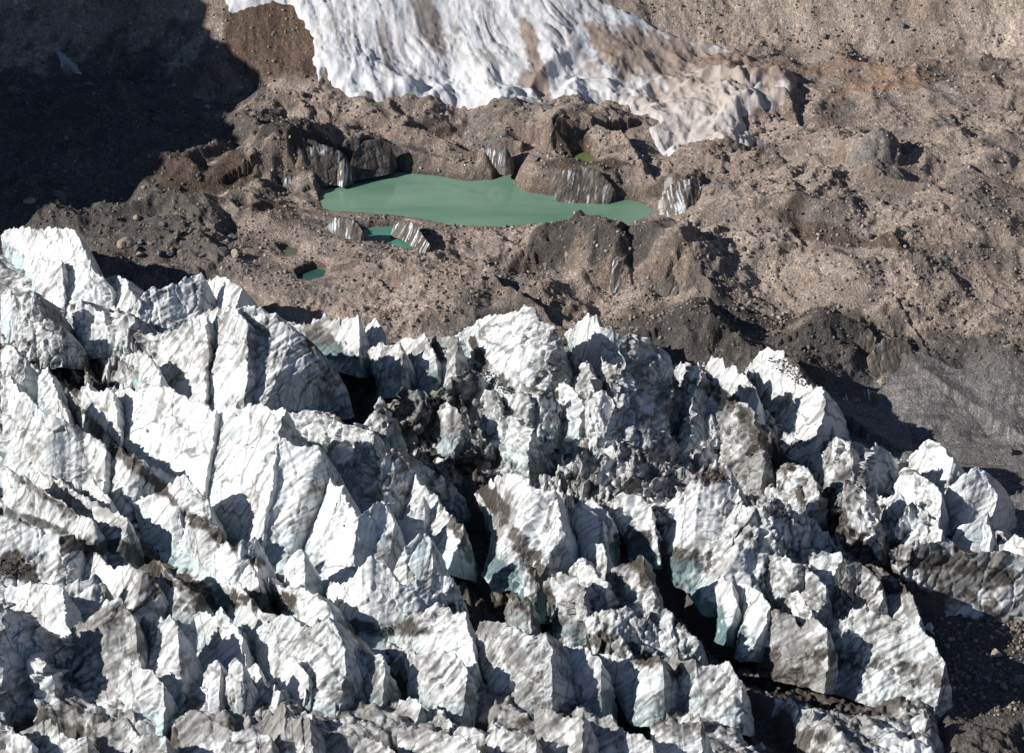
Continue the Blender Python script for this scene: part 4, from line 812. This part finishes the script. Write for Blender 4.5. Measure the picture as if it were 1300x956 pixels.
("1204,695 1215,672 1235,664 1245,655 1254,650", "1206,702 1220,704 1235,702 1248,694", dict(dirt=-.2,blue=.5), "bluish ice step under the tilted blocky serac"),
("1232,692 1240,675 1250,668 1258,675 1256,692", "1233,702 1243,706 1256,704", dict(dirt=-.7), "small sharp white fin at the far right under the blocky serac"),
("1258,700 1265,692 1278,690 1288,678 1300,688 1318,697", "1260,712 1280,716 1300,716 1318,712", dict(dirt=-.5), "pointed white ice crest cut by the right picture edge"),
("1116,636 1130,634 1137,624 1148,640", "1122,652 1136,657 1148,655", dict(dirt=-.6), "small star-shaped white tooth in front of the blue shade on the right"),
("1138,672 1150,650 1157,638 1170,648 1185,662 1197,677", "1141,698 1155,702 1172,702 1192,700", dict(dirt=.1,slope=50), "grey-creased leaning slab below the star-shaped tooth"),
("1128,702 1150,692 1175,690 1200,690 1225,702 1250,700 1280,705 1318,705", "1136,734 1160,748 1185,750 1210,750 1240,753 1275,756 1318,756", dict(tilt=0,dirt=.35,deb=.05,slope=62,thick=1.0), "long low dirty ice wall at the right edge with a clean strip along its foot"),
("945,472 952,465 958,455 966,447 975,442 990,450 1000,457 1013,460 1015,478 1028,492 1038,492 1047,498 1048,512 1045,525 1040,542", "956,503 968,516 980,524 990,530 1000,540 1012,556 1022,562 1034,562", dict(lift=1,dirt=.0,slope=58,thick=.6), "tall white serac with a brown debris cap, highest on the upper right edge"),
("915,492 925,482 943,474 955,490 962,508", "920,505 938,510 952,516 960,518", dict(dirt=.0), "pale ice block at the left foot of the debris-capped serac"),
("895,468 903,456 915,456 922,472 934,464 935,480", "896,478 910,482 925,486 935,486", dict(dirt=-.5), "two small white teeth on the skyline left of the debris-capped serac"),
("878,500 885,487 895,475 910,485 915,505 912,520", "878,530 890,538 900,538 912,532", dict(dirt=.25), "mottled upright block behind the black slot"),
("850,480 858,462 868,462 880,465 890,465 887,490", "853,520 862,535 874,542 886,535", dict(dirt=-.3,slope=65), "narrow bright ice column left of the black slot"),
("787,462 791,436 805,424 822,432 838,442 848,452 853,470 858,482", "786,540 802,550 820,558 835,562 853,560", dict(chaosx=.25,lift=8,tilt=13,dirt=-.1,slope=72,thick=.3), "tall shaded blue-grey ice cliff below the dark earth slope"),
("912,528 925,510 945,512 956,530 966,560 972,575", "910,570 925,585 942,590 968,595", dict(dirt=.5,slope=60), "dirt-blotched ice pillar right of the black slot"),
("716,425 728,418 735,408 745,403 758,405 762,415 775,418 788,428 796,428", "726,446 738,453 752,460 765,468 776,464 792,450", dict(dirt=-.4,slope=52), "white serac with a rounded head, right of the notch in the skyline"),
("712,452 725,445 735,455 747,462 752,475 758,492", "716,488 728,503 740,508 756,508", dict(dirt=-.1), "bright ice step under the round-headed serac"),
("750,462 762,456 770,465 785,465 793,472", "752,488 762,506 775,509 786,498", dict(dirt=.1), "curled white lip of ice with dirt behind it, under the shaded cliff"),
("742,512 750,500 768,498 775,508 782,520 780,542", "741,562 755,568 770,563 782,555", dict(dirt=-.3,slope=62), "tall white ice column in front of the shaded cliff"),
("700,505 715,485 725,490 735,505 738,522", "703,528 718,536 738,538", dict(dirt=.05), "small white block left of the tall column"),
("675,504 690,500 702,502 708,514", "675,543 684,548 706,532", dict(dirt=.0), "smooth oblong ice plate below the big cracked slab"),
("628,504 642,498 650,505 658,498 674,502", "628,528 645,534 660,538 674,536", dict(dirt=.1), "scalloped ice block under the dirty apron of the cracked slab"),
("608,508 618,495 630,498 637,516", "610,528 622,533 636,530", dict(dirt=.1), "leftmost small block under the dirty apron of the cracked slab"),
("628,548 640,528 652,530 662,540 674,546", "633,563 648,570 672,572", dict(dirt=.1), "tilted ribbed block at the edge of the dark trench"),
("558,520 568,512 580,520 587,530", "558,542 570,548 584,546", dict(dirt=.0), "isolated grey-white lump in the dark central trench"),
("575,428 590,418 600,414 615,405 630,400 650,398 655,400 660,392 670,388 680,395 685,410 700,413 708,428 709,448 706,470", "590,438 600,452 610,465 622,474 636,486 650,496 666,500 680,503 692,503 702,492", dict(tilt=-5,dirt=-.1,slope=54,teeth=.8,scoop=-.02), "big cracked white slab in the centre with a knob on its crest"),
("532,438 545,432 558,429 568,427 580,430", "536,447 548,455 560,462 576,466", dict(dirt=.3), "dirty ice ramp running up to the big cracked slab"),
("376,422 388,415 400,410 410,403 418,408 432,412 445,404 455,412", "380,432 395,436 410,434 425,434 440,438 455,442", dict(dirt=-.4,teeth=1.4), "row of little white horns above the dark trench"),
("456,416 465,415 477,404 483,415 489,425", "456,434 468,440 480,440 490,436", dict(dirt=-.2), "curled white horn at the right end of the row of little horns"),
("466,448 478,440 492,440 505,438 513,452", "470,462 488,470 510,468", dict(dirt=.1), "low ragged ice block behind the central trench"),
("505,440 512,430 528,432 538,424 545,440 553,452", "508,450 525,460 540,464 552,462", dict(dirt=.0,teeth=1.4), "thin-spiked ice comb left of the dirty ramp"),
("720,605 735,578 742,572 750,588 762,580 776,586 790,590 812,588 832,590 846,590 852,602", "722,645 745,655 760,652 780,655 800,650 820,645 842,640", dict(chaosx=.5,lift=4,dirt=.3,slope=58,rough=1.5), "ribbed grey ice parapet closing the shaded bowl"),
("755,650 775,635 790,627 800,627 815,635 824,648", "770,668 790,674 810,680 832,682", dict(dirt=-.3,teeth=.6), "folded white ice sheet in front of the ribbed parapet"),
("716,655 735,640 750,632 765,645 778,662", "718,675 735,684 755,682 774,678", dict(dirt=-.3), "white ice mound left of the folded sheet"),
("550,505 575,480 600,470 618,485 628,520", "552,552 575,562 600,566 626,562", dict(lift=-12,tilt=8,dirt=.6,slope=62,deb=-.2), "dark shaded ice tower left of the small blocks of the trench"),
("490,520 510,500 530,495 548,515 552,540", "492,562 510,572 532,576 552,570", dict(lift=-12,tilt=8,dirt=.6,slope=62,deb=-.2), "dark dirty ice tower in the middle of the trench"),
("560,590 585,560 610,558 630,575 640,600", "565,622 588,630 612,630 638,625", dict(lift=-12,tilt=8,dirt=.4,slope=62,deb=-.3), "grimy ice tower above the rubble chute"),
("655,590 670,565 690,560 705,580 712,605", "658,618 675,626 695,628 712,622", dict(lift=-12,tilt=8,dirt=.2,slope=60), "grey ice turret in the shade left of the ribbed parapet"),
("795,560 815,545 835,548 850,555 862,575", "795,592 815,600 838,602 860,598", dict(tilt=8,lift=2,dirt=.0,slope=65), "shaded inner block at the foot of the blue-grey cliff"),
("1045,575 1060,556 1078,562 1085,580 1092,600", "1045,605 1060,616 1078,618 1092,614", dict(dirt=.2), "crumbly ice head at the top of the right-hand broken ridge"),
("1058,640 1075,615 1090,620 1105,640 1115,665", "1060,668 1078,680 1095,684 1114,682", dict(dirt=.35), "crumpled dirty ice block halfway down the broken ridge"),
("985,600 1000,588 1018,592 1030,605 1040,625", "985,628 1002,636 1020,640 1038,640", dict(dirt=.15), "jumbled pale ice block behind the dome"),
("1095,590 1110,565 1125,575 1135,600", "1096,625 1112,632 1134,628", dict(tilt=10,lift=4,dirt=-.1,slope=60), "blue shaded ice mass left of the clean white peak"),
("355,850 368,835 380,842 392,860", "355,872 370,880 392,878", dict(dirt=.0), "small shaded ice nub under the fluted bastion"),
("1235,880 1255,850 1280,838 1310,842", "1235,905 1260,912 1310,905", dict(dirt=.4,mat='rock',slope=45), "heap-like pale brown rock at the lower right corner"),
]
def dark_stripes(V, fu, fv):
    a = n3(np.stack([fu / .75 + 1.2 * n3(V, 1 / 8., 90), fv / 9, fu * 0], -1), 1, 91); b = n3(np.stack([fu / .6, fv / 9, fu * 0], -1), 1, 92)
    c = mix(np.array([.06, .050, .043]), np.array([.14, .112, .090]), sstep(-.3, .5, b))
    w = sstep(.18, .42, a) * sstep(-.15, .35, n3(V, 1 / 5., 93) + .25 * (STREAK - .5)) 
    return mix(c, np.array([.70, .74, .77]), np.clip(w * STREAK, 0, 1))
STREAK = .5
NEAR = []
_x = -60
while _x < 880:
    w_ = RNG.uniform(60, 130); n_c = 6
    c0_ = RNG.uniform(885, 925); cy = [c0_ + RNG.uniform(-9, 9) + 40 * max(0, .3 - i / (n_c - 1)) + .45 * w_ * i / n_c for i in range(n_c)]
    NEAR.append(([(_x + w_ * i / (n_c - 1), cy[i]) for i in range(n_c)], [(_x + w_ * (.05 + .95 * i / 3), 1010 + RNG.uniform(-8, 8)) for i in range(4)])); _x += w_ * RNG.uniform(.85, 1.15)
for cr, ft in NEAR:
    o = wedge('ice_serac', cr, ft, seed=RNG.randint(0, 40), dirt=RNG.uniform(.3, .7), slope=RNG.uniform(44, 54)); tag(o, 'broad ice fin in the nearest row, cut by the bottom picture edge', 'serac', 'fins of the nearest row')
SEROBJ = []
for cr, ft, op, lab in SER:
    op = dict(op); name = 'ice_serac'; cat = 'serac'
    if op.get('mat') == 'rock':
        continue
    op['slope'] = min(72, op.get('slope', 52) + 9)
    o = wedge(name, pp(cr), pp(ft), seed=RNG.randint(0, 40), **op); tag(o, lab, cat); SEROBJ.append(o)
for cr, ft, op, stq, lab in WALLS:
    STREAK = stq
    o = wedge('ice_wall', pp(cr), pp(ft), mat=M_DARKICE, colour=dark_stripes, tilt=0.0, teeth=.35, sink=3.0, rough=.5, lift=1.0, scoop=.0, seed=RNG.randint(0, 40), **dict(dict(thick=.3), **op)); tag(o, lab, 'ice wall')
print('walls', time.time() - T_)

def snow_patch(poly, lab):
    pl = np.array([HT(*q)[:2] for q in pp(poly)]); lo = pl.min(0) - 1; hi = pl.max(0) + 1
    gx_, gy2 = np.meshgrid(np.arange(lo[0], hi[0], .4), np.arange(lo[1], hi[1], .4)); sd_ = poly_sd(gx_, gy2, pl) + .5 * n2(gx_ / 2, gy2 / 2, 7)
    zz = ground_at(gx_, gy2) + np.clip(-sd_ * .5, -.3, .45) + .08 * n2(gx_, gy2, 9)
    F = grid_faces(*gx_.shape)[:, ::-1]; F = F[(sd_ < .4).ravel()[F].all(1)]; idx = np.unique(F); mp_ = np.zeros(gx_.size, np.int64); mp_[idx] = np.arange(len(idx))
    cc = mix(np.array([.52,.51,.50]), np.array([.30,.26,.22]), sstep(-.2, .5, fbm2(gx_, gy2, 5, 3, 33)))
    o = mesh_obj('snow_patch', np.stack([gx_, gy2, zz], -1).reshape(-1, 3)[idx], mp_[F], cc.reshape(-1, 3)[idx], M_SNOW); tag(o, lab, 'snow patch')
snow_patch("70,66 78,70 86,78 98,88 104,97 92,96 80,94 76,82", 'narrow snow patch in the deep shade at the upper left')
snow_patch("836,236 848,226 862,224 872,232 862,250 848,262 838,262", 'dirty white snow bank at the right tip of the lake')
snow_patch("15,0 24,2 20,12 10,14", 'tiny snow patch in the top left corner of the shade')
# smaller pinnacles, one mesh each, on the open ice between the named blocks
def mini(px, py, sz, k, white=-.1):
    w = P(px, py, float(bil(TPSG, *[np.array([v]) for v in P(px, py, -8)[:2]])[0])); x, y = w[0], w[1]
    z0 = float(glac_at(np.array([x]), np.array([y]))[0])
    a = RNG.uniform(-.35, .35); e = np.array([math.cos(-.9 + a), math.sin(-.9 + a)]); nrm = np.array([.78, .62])
    n = 5; cr = []; fo = []
    for i in range(n):
        t = i / (n - 1) - .5
        hh = sz * (.55 + .75 * RNG.rand()) * (1 - 1.3 * t * t)
        fo.append((x + e[0] * t * sz * 1.5, y + e[1] * t * sz * 1.5, z0 - .6))
        cr.append((x + e[0] * t * sz * 1.5 + nrm[0] * hh * .55, y + e[1] * t * sz * 1.5 + nrm[1] * hh * .55, z0 + hh))
    return wedge('ice_pinnacle', cr, fo, world=True, dirt=white + RNG.uniform(-.3, .3), seed=k % 40, res=.40, thick=.45, sink=2.5, slope=55)
ZONES = [
 ("1000,560 1090,560 1130,650 1100,700 1040,640 985,620", 26, 3.4, "small jagged ice pinnacle on the broken dirty ridge behind the dome", "pinnacles on the broken ridge behind the dome"),
 ("640,520 700,520 740,560 700,600 600,560", 16, 3.6, "small ice pinnacle in the jumble below the big cracked slab", "pinnacles below the big cracked slab"),
 ("480,460 600,470 610,560 520,620 490,560", 20, 3.4, "small grimy ice pinnacle in the dark central trench", "pinnacles in the dark central trench"),
 ("10,390 90,400 160,430 240,480 200,500 80,470 10,450", 22, 3.2, "small ice pinnacle in the jumble round the dark hollow on the left", "pinnacles round the dark hollow on the left"),
 ("220,800 330,820 440,850 600,880 620,930 200,930", 22, 4.0, "small ice pinnacle along the bottom of the field left of the square block", "pinnacles along the bottom left of the square block"),
 ("700,710 770,700 820,750 740,770 690,740", 10, 3.2, "small ice pinnacle among the blocks left of the black gully", "pinnacles left of the black gully"),
 ("230,690 330,700 420,740 330,740 240,720", 9, 3.0, "small ice pinnacle in the blue trench above the debris band", "pinnacles in the blue trench"),
 ("960,720 1060,740 1180,800 1150,850 1000,800", 14, 3.2, "small ice pinnacle on the brown-streaked right-hand hill", "pinnacles on the right-hand hill"),
 ("720,600 860,600 860,640 740,650", 12, 2.8, "small ribbed ice pinnacle along the grey parapet", "pinnacles along the grey parapet"),
 ("-20,900 1240,900 1240,950 -20,950", 12, 3.2, "small ice pinnacle in the nearest row along the bottom of the picture", "pinnacles in the nearest row"),
]
kk = 0
for poly, n, sz, lab, grp in ZONES:
    pl = np.array(pp(poly)); c = 0
    while c < n:
        q = RNG.uniform(pl.min(0), pl.max(0))
        if poly_sd(np.array([q[0]]), np.array([q[1]]), pl)[0] > 0: continue
        o = mini(q[0], q[1], sz * RNG.uniform(.6, 1.35), kk); tag(o, lab, 'ice pinnacle', grp); kk += 1; c += 1
print('pinnacles', time.time() - T_)
# grit and stones lying on single seracs: a part of the serac that carries them
ICO = np.array([(0,0,1)] + [(.894 * math.cos(a), .894 * math.sin(a), .447) for a in np.arange(5) * 1.2566] + [(.894 * math.cos(a + .628), .894 * math.sin(a + .628), -.447) for a in np.arange(5) * 1.2566] + [(0,0,-1)])
ICOF = np.array([(0, 1 + i, 1 + (i + 1) % 5) for i in range(5)] + [(1 + i, 6 + i, 1 + (i + 1) % 5) for i in range(5)] + [(1 + (i + 1) % 5, 6 + i, 6 + (i + 1) % 5) for i in range(5)] + [(6 + i, 11, 6 + (i + 1) % 5) for i in range(5)])
def stones(P0, s, pal, name, parent=None):
    n = len(P0); v = ICO[None] * (1 + .45 * (RNG.rand(n, 12, 1) - .5)) * (s[:, None] * RNG.uniform(.6, 1.2, (n, 3)))[:, None]
    V = (v + P0[:, None]).reshape(-1, 3); F = (ICOF[None] + (np.arange(n) * 12)[:, None, None]).reshape(-1, 3)
    cc = pal[RNG.randint(0, len(pal), n)] * RNG.uniform(.75, 1.2, (n, 1))
    return mesh_obj(name, V, F, np.repeat(cc, 12, 0), M_ROCK, parent=parent, smooth=False)
DPAL = np.array([(.10,.085,.07), (.14,.12,.10), (.075,.065,.058), (.20,.16,.125)])
def debris_cap(lab, px, py, rx, ry, rot, n):
    o = [q for q in SEROBJ if lab in q['label']][0]; me = o.data; V = np.empty(len(me.vertices) * 3, f32); me.vertices.foreach_get('co', V); V = V.reshape(-1, 3)
    W = V + np.array(o.location, f32); d = -(W[:, 1] * cp - (W[:, 2] - H) * sp); dep = W[:, 1] * cp - (W[:, 2] - H) * sp
    X = 650 + W[:, 0] / dep * FPX; Y = 478 - (W[:, 1] * sp + (W[:, 2] - H) * cp) / dep * FPX
    a_ = math.radians(rot); u = ((X - px) * math.cos(a_) + (Y - py) * math.sin(a_)) / rx; v = (-(X - px) * math.sin(a_) + (Y - py) * math.cos(a_)) / ry
    k = np.where(u * u + v * v + .5 * n3(W, 1 / 3., 9) < 1)[0]
    if len(k) < 10: print('no cap', lab); return
    k = k[np.argsort(dep[k])[:max(10, int(len(k) * .8))]]
    q = V[RNG.choice(k, n)] + RNG.normal(size=(n, 3)) * np.array([.25, .25, .05])
    stones(q, .13 + .35 * RNG.rand(n) ** 4, DPAL, 'debris_cap', o)['kind'] = 'stuff'
debris_cap('tall white serac with a brown debris cap', 1008, 474, 34, 9, 33, 1300)
debris_cap('dome-topped white hill', 908, 604, 15, 8, 20, 350)
debris_cap('big cracked white slab in the centre', 628, 482, 34, 8, 32, 900)
debris_cap('broad white sloping mass', 14, 722, 26, 15, 0, 900)
debris_cap('dirty ice ramp', 555, 444, 14, 8, 20, 250)
debris_cap('rounded pale ridge', 345, 765, 22, 12, 25, 500)
debris_cap('wide white face with horizontal', 985, 650, 18, 7, 20, 260)
debris_cap('big white fan-shaped serac', 505, 797, 32, 5, -8, 300)

# ------------------------------------------------------------------ rocks
import bmesh
def rock_mesh(name, seed, sub=3, flat=.7):
    bm = bmesh.new(); bmesh.ops.create_icosphere(bm, subdivisions=sub, radius=1.0)
    v = np.array([q.co for q in bm.verts]); r = np.random.RandomState(seed)
    for _ in range(11):                               # planes cut the ball into a broken stone
        n = r.normal(size=3); n /= np.linalg.norm(n); d = r.uniform(.45, .8); s = v @ n - d; v = v - np.clip(s, 0, 9)[:, None] * n * .95
    v = v * np.array([1, r.uniform(.6, .95), flat * r.uniform(.7, 1.1)]); v = v + .06 * n3(v, 2.5, seed)[:, None]
    for q, c in zip(bm.verts, v): q.co = c
    me = bpy.data.meshes.new(name); bm.to_mesh(me); bm.free()
    return me, v
ROCKC = [((.20,.185,.17)), ((.30,.25,.20)), ((.12,.115,.115)), ((.36,.30,.24)), ((.16,.17,.185))]
RM = []
for k in range(10):
    me, v = rock_mesh('boulder', 100 + k)
    a = me.color_attributes.new('col', 'FLOAT_COLOR', 'POINT'); c = np.ones((len(v), 4), f32); c[:, :3] = np.array(ROCKC[k % 5]) * (1 + .25 * n3(v, 2.2, k))[:, None]; a.data.foreach_set('color', c.ravel())
    me.materials.append(M_ROCK); RM.append(me)
def boulder(px, py, size, k, label, group=None, rot=None, squash=1.0, z=None):
    zz = 5.0
    for _ in range(12):
        w = P(px, py, zz); g = float(ground_at(np.array([w[0]]), np.array([w[1]]))[0])
        if GLON: g = max(g, float(glac_at(np.array([w[0]]), np.array([w[1]]))[0]))
        zz += .5 * (g - zz)
    o = bpy.data.objects.new('boulder', RM[k % 10]); COL.objects.link(o)
    o.location = (w[0], w[1], zz + size * .22); o.scale = (size, size, size * squash)
    o.rotation_euler = (RNG.uniform(-.3, .3), RNG.uniform(-.3, .3), rot if rot is not None else RNG.uniform(0, 6.28))
    tag(o, label, 'boulder', group); return o
GLON = False
for px, py, s, k, lab in [
 (38,257,3.2,3,"pale rounded boulder at the left edge of the moraine above the white serac"),
 (76,252,4.0,0,"tall grey boulder with a long shadow, right of the pale rounded one"),
 (162,311,4.2,3,"flat tan boulder lying on the grey rubble right of the top left serac"),
 (697,138,3.4,4,"blue-grey boulder on the crest above the dark hollow"),
 (680,202,2.3,4,"dark blue boulder just above the lake's far shore"),
 (967,184,3.0,4,"dark blue-black boulder right of the dirty snow"),
 (644,148,2.4,4,"slaty boulder below the foot of the snow tongue"),
 (1180,243,3.6,4,"dark slab-shaped boulder at the end of the shadowed ridge on the right"),
 (302,152,2.0,0,"lone grey boulder right of the big shade"),
 (1055,75,2.0,0,"small grey boulder at the foot of the scree"),
 (1065,215,1.6,2,"dark boulder beside the grey ice scar"),
 (905,245,2.4,1,"brown boulder right of the whitish ice ramp"),
 (283,321,3.0,2,"dark slab boulder in the row of slabs left of the tiny pool"),
 (258,325,2.4,4,"pale bluish boulder with frosty top in the row of slabs"),
 (1118,485,2.0,3,"orange-tan boulder on the black bluff"),
 (1284,575,2.6,2,"dark rubble block on the gravel flat at the right edge"),
]: boulder(px, py, s, k, lab, squash=.8)
GLON = True
for px, py, s, k, lab in [
 (91,523,1.9,3,"tan boulder wedged in the crevasse beside the long striped fin"),
 (732,808,1.3,3,"round tan stone on the dark rubble heap at the bottom middle"),
 (668,830,1.8,2,"dark stone half buried in the rubble heap at the bottom middle"),
 (480,802,1.1,3,"small brown stone under the fan-shaped serac"),
]: boulder(px, py, s, k, lab)
GRP = [
 ("10,200 230,110 250,200 200,260 10,270", 20, 1.0, False, "grey stone lying in the big shade at the left", "stones in the big shade"),
 ("150,270 300,290 330,330 180,350 140,300", 34, 1.2, False, "angular grey stone in the rubble below the big shade", "angular stones below the big shade"),
 ("255,85 300,95 420,130 600,140 560,160 330,190 260,150", 36, 1.0, False, "tan stone on the debris between the snow tongue and the lake", "stones between snow tongue and lake"),
 ("860,200 1000,130 1060,230 1000,250 870,240", 28, 1.2, False, "brown stone in the jumble right of the lake", "stones right of the lake"),
 ("860,260 1290,220 1290,440 870,400", 40, .9, False, "small stone on the wide tan debris slope", "stones on the wide tan slope"),
 ("430,320 700,330 690,400 430,400", 26, .9, False, "small stone on the debris mound below the lake", "stones on the mound below the lake"),
 ("880,20 1290,20 1290,80 930,75", 22, 1.0, False, "stone resting on the upper scree slope", "stones on the scree"),
 ("1100,600 1300,600 1300,660 1270,650", 8, .8, False, "small stone on the flat grey gravel", "stones on the gravel flat"),
 ("960,835 1180,835 1200,880 960,880", 16, 1.2, True, "stone on the rubble mound at the bottom right", "stones on the bottom right mound"),
 ("580,585 625,650 640,660 610,600", 14, .7, True, "stone in the rubble chute", "stones in the rubble chute"),
 ("1230,800 1300,770 1300,880 1240,880", 14, 1.5, True, "pale stone in the heap at the lower right corner", "stones at the lower right corner"),
]
for poly, n, s, gl, lab, grp in GRP:
    pl = np.array(pp(poly)); c = 0; GLON = gl
    while c < n:
        q = RNG.uniform(pl.min(0), pl.max(0))
        if poly_sd(np.array([q[0]]), np.array([q[1]]), pl)[0] > 0: continue
        boulder(q[0], q[1], s * (.6 + RNG.rand() ** 2 * 1.6), RNG.randint(10), lab, grp); c += 1
# rubble: uncountable small stones
def rubble(n, at, poly_ok, name, label, smin, smax, dens=None):
    ico = np.array([(0,0,1)] + [(.894 * math.cos(a), .894 * math.sin(a), .447) for a in np.arange(5) * 1.2566] + [(.894 * math.cos(a + .628), .894 * math.sin(a + .628), -.447) for a in np.arange(5) * 1.2566] + [(0,0,-1)])
    fc = [(0, 1 + i, 1 + (i + 1) % 5) for i in range(5)] + [(1 + i, 6 + i, 1 + (i + 1) % 5) for i in range(5)] + [(1 + (i + 1) % 5, 6 + i, 6 + (i + 1) % 5) for i in range(5)] + [(6 + i, 11, 6 + (i + 1) % 5) for i in range(5)]
    fc = np.array(fc)
    px = RNG.uniform(-.21, .21, n * 2); y = RNG.uniform(640 ** -1, 1180 ** -1, n * 2) ** -1; x = px * np.sqrt(y * y + H * H)
    k = poly_ok(x, y); x, y = x[k][:n], y[k][:n]; n = len(x)
    s = smin + (smax - smin) * RNG.rand(n) ** 4
    z = at(x, y)
    v = ico[None] * (1 + .45 * (RNG.rand(n, 12, 1) - .5)); v = v * (s[:, None] * RNG.uniform(.6, 1.2, (n, 3)))[:, None]
    a = RNG.uniform(0, 6.28, n); ca, sa = np.cos(a)[:, None], np.sin(a)[:, None]
    vx = v[..., 0] * ca - v[..., 1] * sa; vy = v[..., 0] * sa + v[..., 1] * ca
    V = np.stack([vx + x[:, None], vy + y[:, None], v[..., 2] + (z + s * .1)[:, None]], -1).reshape(-1, 3)
    F = (fc[None] + (np.arange(n) * 12)[:, None, None]).reshape(-1, 3)
    pal = np.array([(.22,.19,.165), (.31,.25,.20), (.36,.30,.25), (.15,.135,.125), (.26,.215,.175), (.42,.38,.34)])
    c = pal[RNG.randint(0, 6, n)] * RNG.uniform(.75, 1.2, (n, 1))
    if dens is not None: c = c * dens(x, y)[:, None]
    o = mesh_obj(name, V, F, np.repeat(c, 12, 0), M_ROCK, smooth=False); tag(o, label, 'rubble', kind='stuff')
def okg(x, y):
    d = poly_sd(x, y, GLAC) > 1; d &= poly_sd(x, y, UGLA) > 1
    for pl, lv in PONDS.values(): d &= poly_sd(x, y, pl) > .8
    d &= (n2(x / 17, y / 17, 201) + .5 * n2(x / 5, y / 5, 202) + .9 * RNG.rand(len(x))) > .22
    d &= blob(x, y, 1210, 575, -18.5, 45, 42) > 1.05
    return d
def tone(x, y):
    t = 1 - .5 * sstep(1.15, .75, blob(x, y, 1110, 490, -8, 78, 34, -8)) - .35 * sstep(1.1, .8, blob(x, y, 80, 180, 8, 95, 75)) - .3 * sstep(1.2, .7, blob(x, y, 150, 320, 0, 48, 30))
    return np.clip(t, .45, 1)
rubble(int(48000), ground_at, okg, 'rubble', 'loose stones scattered thickly over the brown moraine', .16, .95, tone)
def oki(x, y):
    d = poly_sd(x, y, GLAC) < -3; q = np.zeros(x.shape)
    for (px_, py_, z_, rx, ry, rot) in [(860,710,-11,16,12,-20),(200,690,-8,26,9,-38),(350,765,-10,14,8,-35),(600,620,-7,10,14,-40),(675,835,-12,14,9,0),(505,815,-11,22,7,5),(430,470,-4,14,12,0),(900,830,-18,30,12,-15),(1090,860,-20,50,14,0),(1270,800,-26,30,40,0),(150,560,-6,14,5,-45)]:
        q = np.maximum(q, blob(x, y, px_, py_, z_, rx, ry, rot) < 1.1)
    return d & ((q > 0) | (RNG.rand(len(x)) < .03))
rubble(9000, glac_at, oki, 'rubble', 'dark grit and stones lying in the crevasses of the ice', .12, .6, lambda x, y: np.full(len(x), .55))

# ------------------------------------------------------------------ camera, light
cam = bpy.data.cameras.new('camera'); co = bpy.data.objects.new('camera', cam); COL.objects.link(co)
co.location = (0, 0, H); co.rotation_euler = (math.pi / 2 - PITCH, 0, 0); cam.sensor_width = 36; cam.lens = FPX / 1300 * 36; cam.clip_end = 20000; cam.clip_start = 1
sc.camera = co
to_sun = np.array([-.95, -.31, 0]); to_sun /= np.linalg.norm(to_sun); EL = math.radians(SUN_EL)
tv = np.array([to_sun[0] * math.cos(EL), to_sun[1] * math.cos(EL), math.sin(EL)])
from mathutils import Vector
sl = bpy.data.lights.new('sun', 'SUN'); sl.energy = SUN_E; sl.angle = math.radians(.5); sl.color = (1, .965, .92)
so = bpy.data.objects.new('sun', sl); COL.objects.link(so); so.rotation_euler = Vector(tv).to_track_quat('Z', 'Y').to_euler(); so.location = (0, 0, 600)
w = bpy.data.worlds.new('World'); sc.world = w; w.use_nodes = True; nt = w.node_tree; bg = nt.nodes['Background']
sky = nt.nodes.new('ShaderNodeTexSky'); sky.sky_type = 'NISHITA'; sky.sun_disc = False; sky.sun_elevation = EL
sky.sun_rotation = math.atan2(tv[0], tv[1]); sky.altitude = 3800; sky.dust_density = .3; sky.air_density = 1.0; sky.ozone_density = 1.5
nt.links.new(sky.outputs[0], bg.inputs[0]); bg.inputs[1].default_value = SKY_E
vs = sc.view_settings; vs.view_transform = 'Standard'; vs.look = 'None'; vs.gamma = 1; vs.use_curve_mapping = False; vs.exposure = EXPO
sc.cycles.max_bounces = 4; sc.cycles.diffuse_bounces = 2; sc.cycles.glossy_bounces = 2
print('done', time.time() - T_)
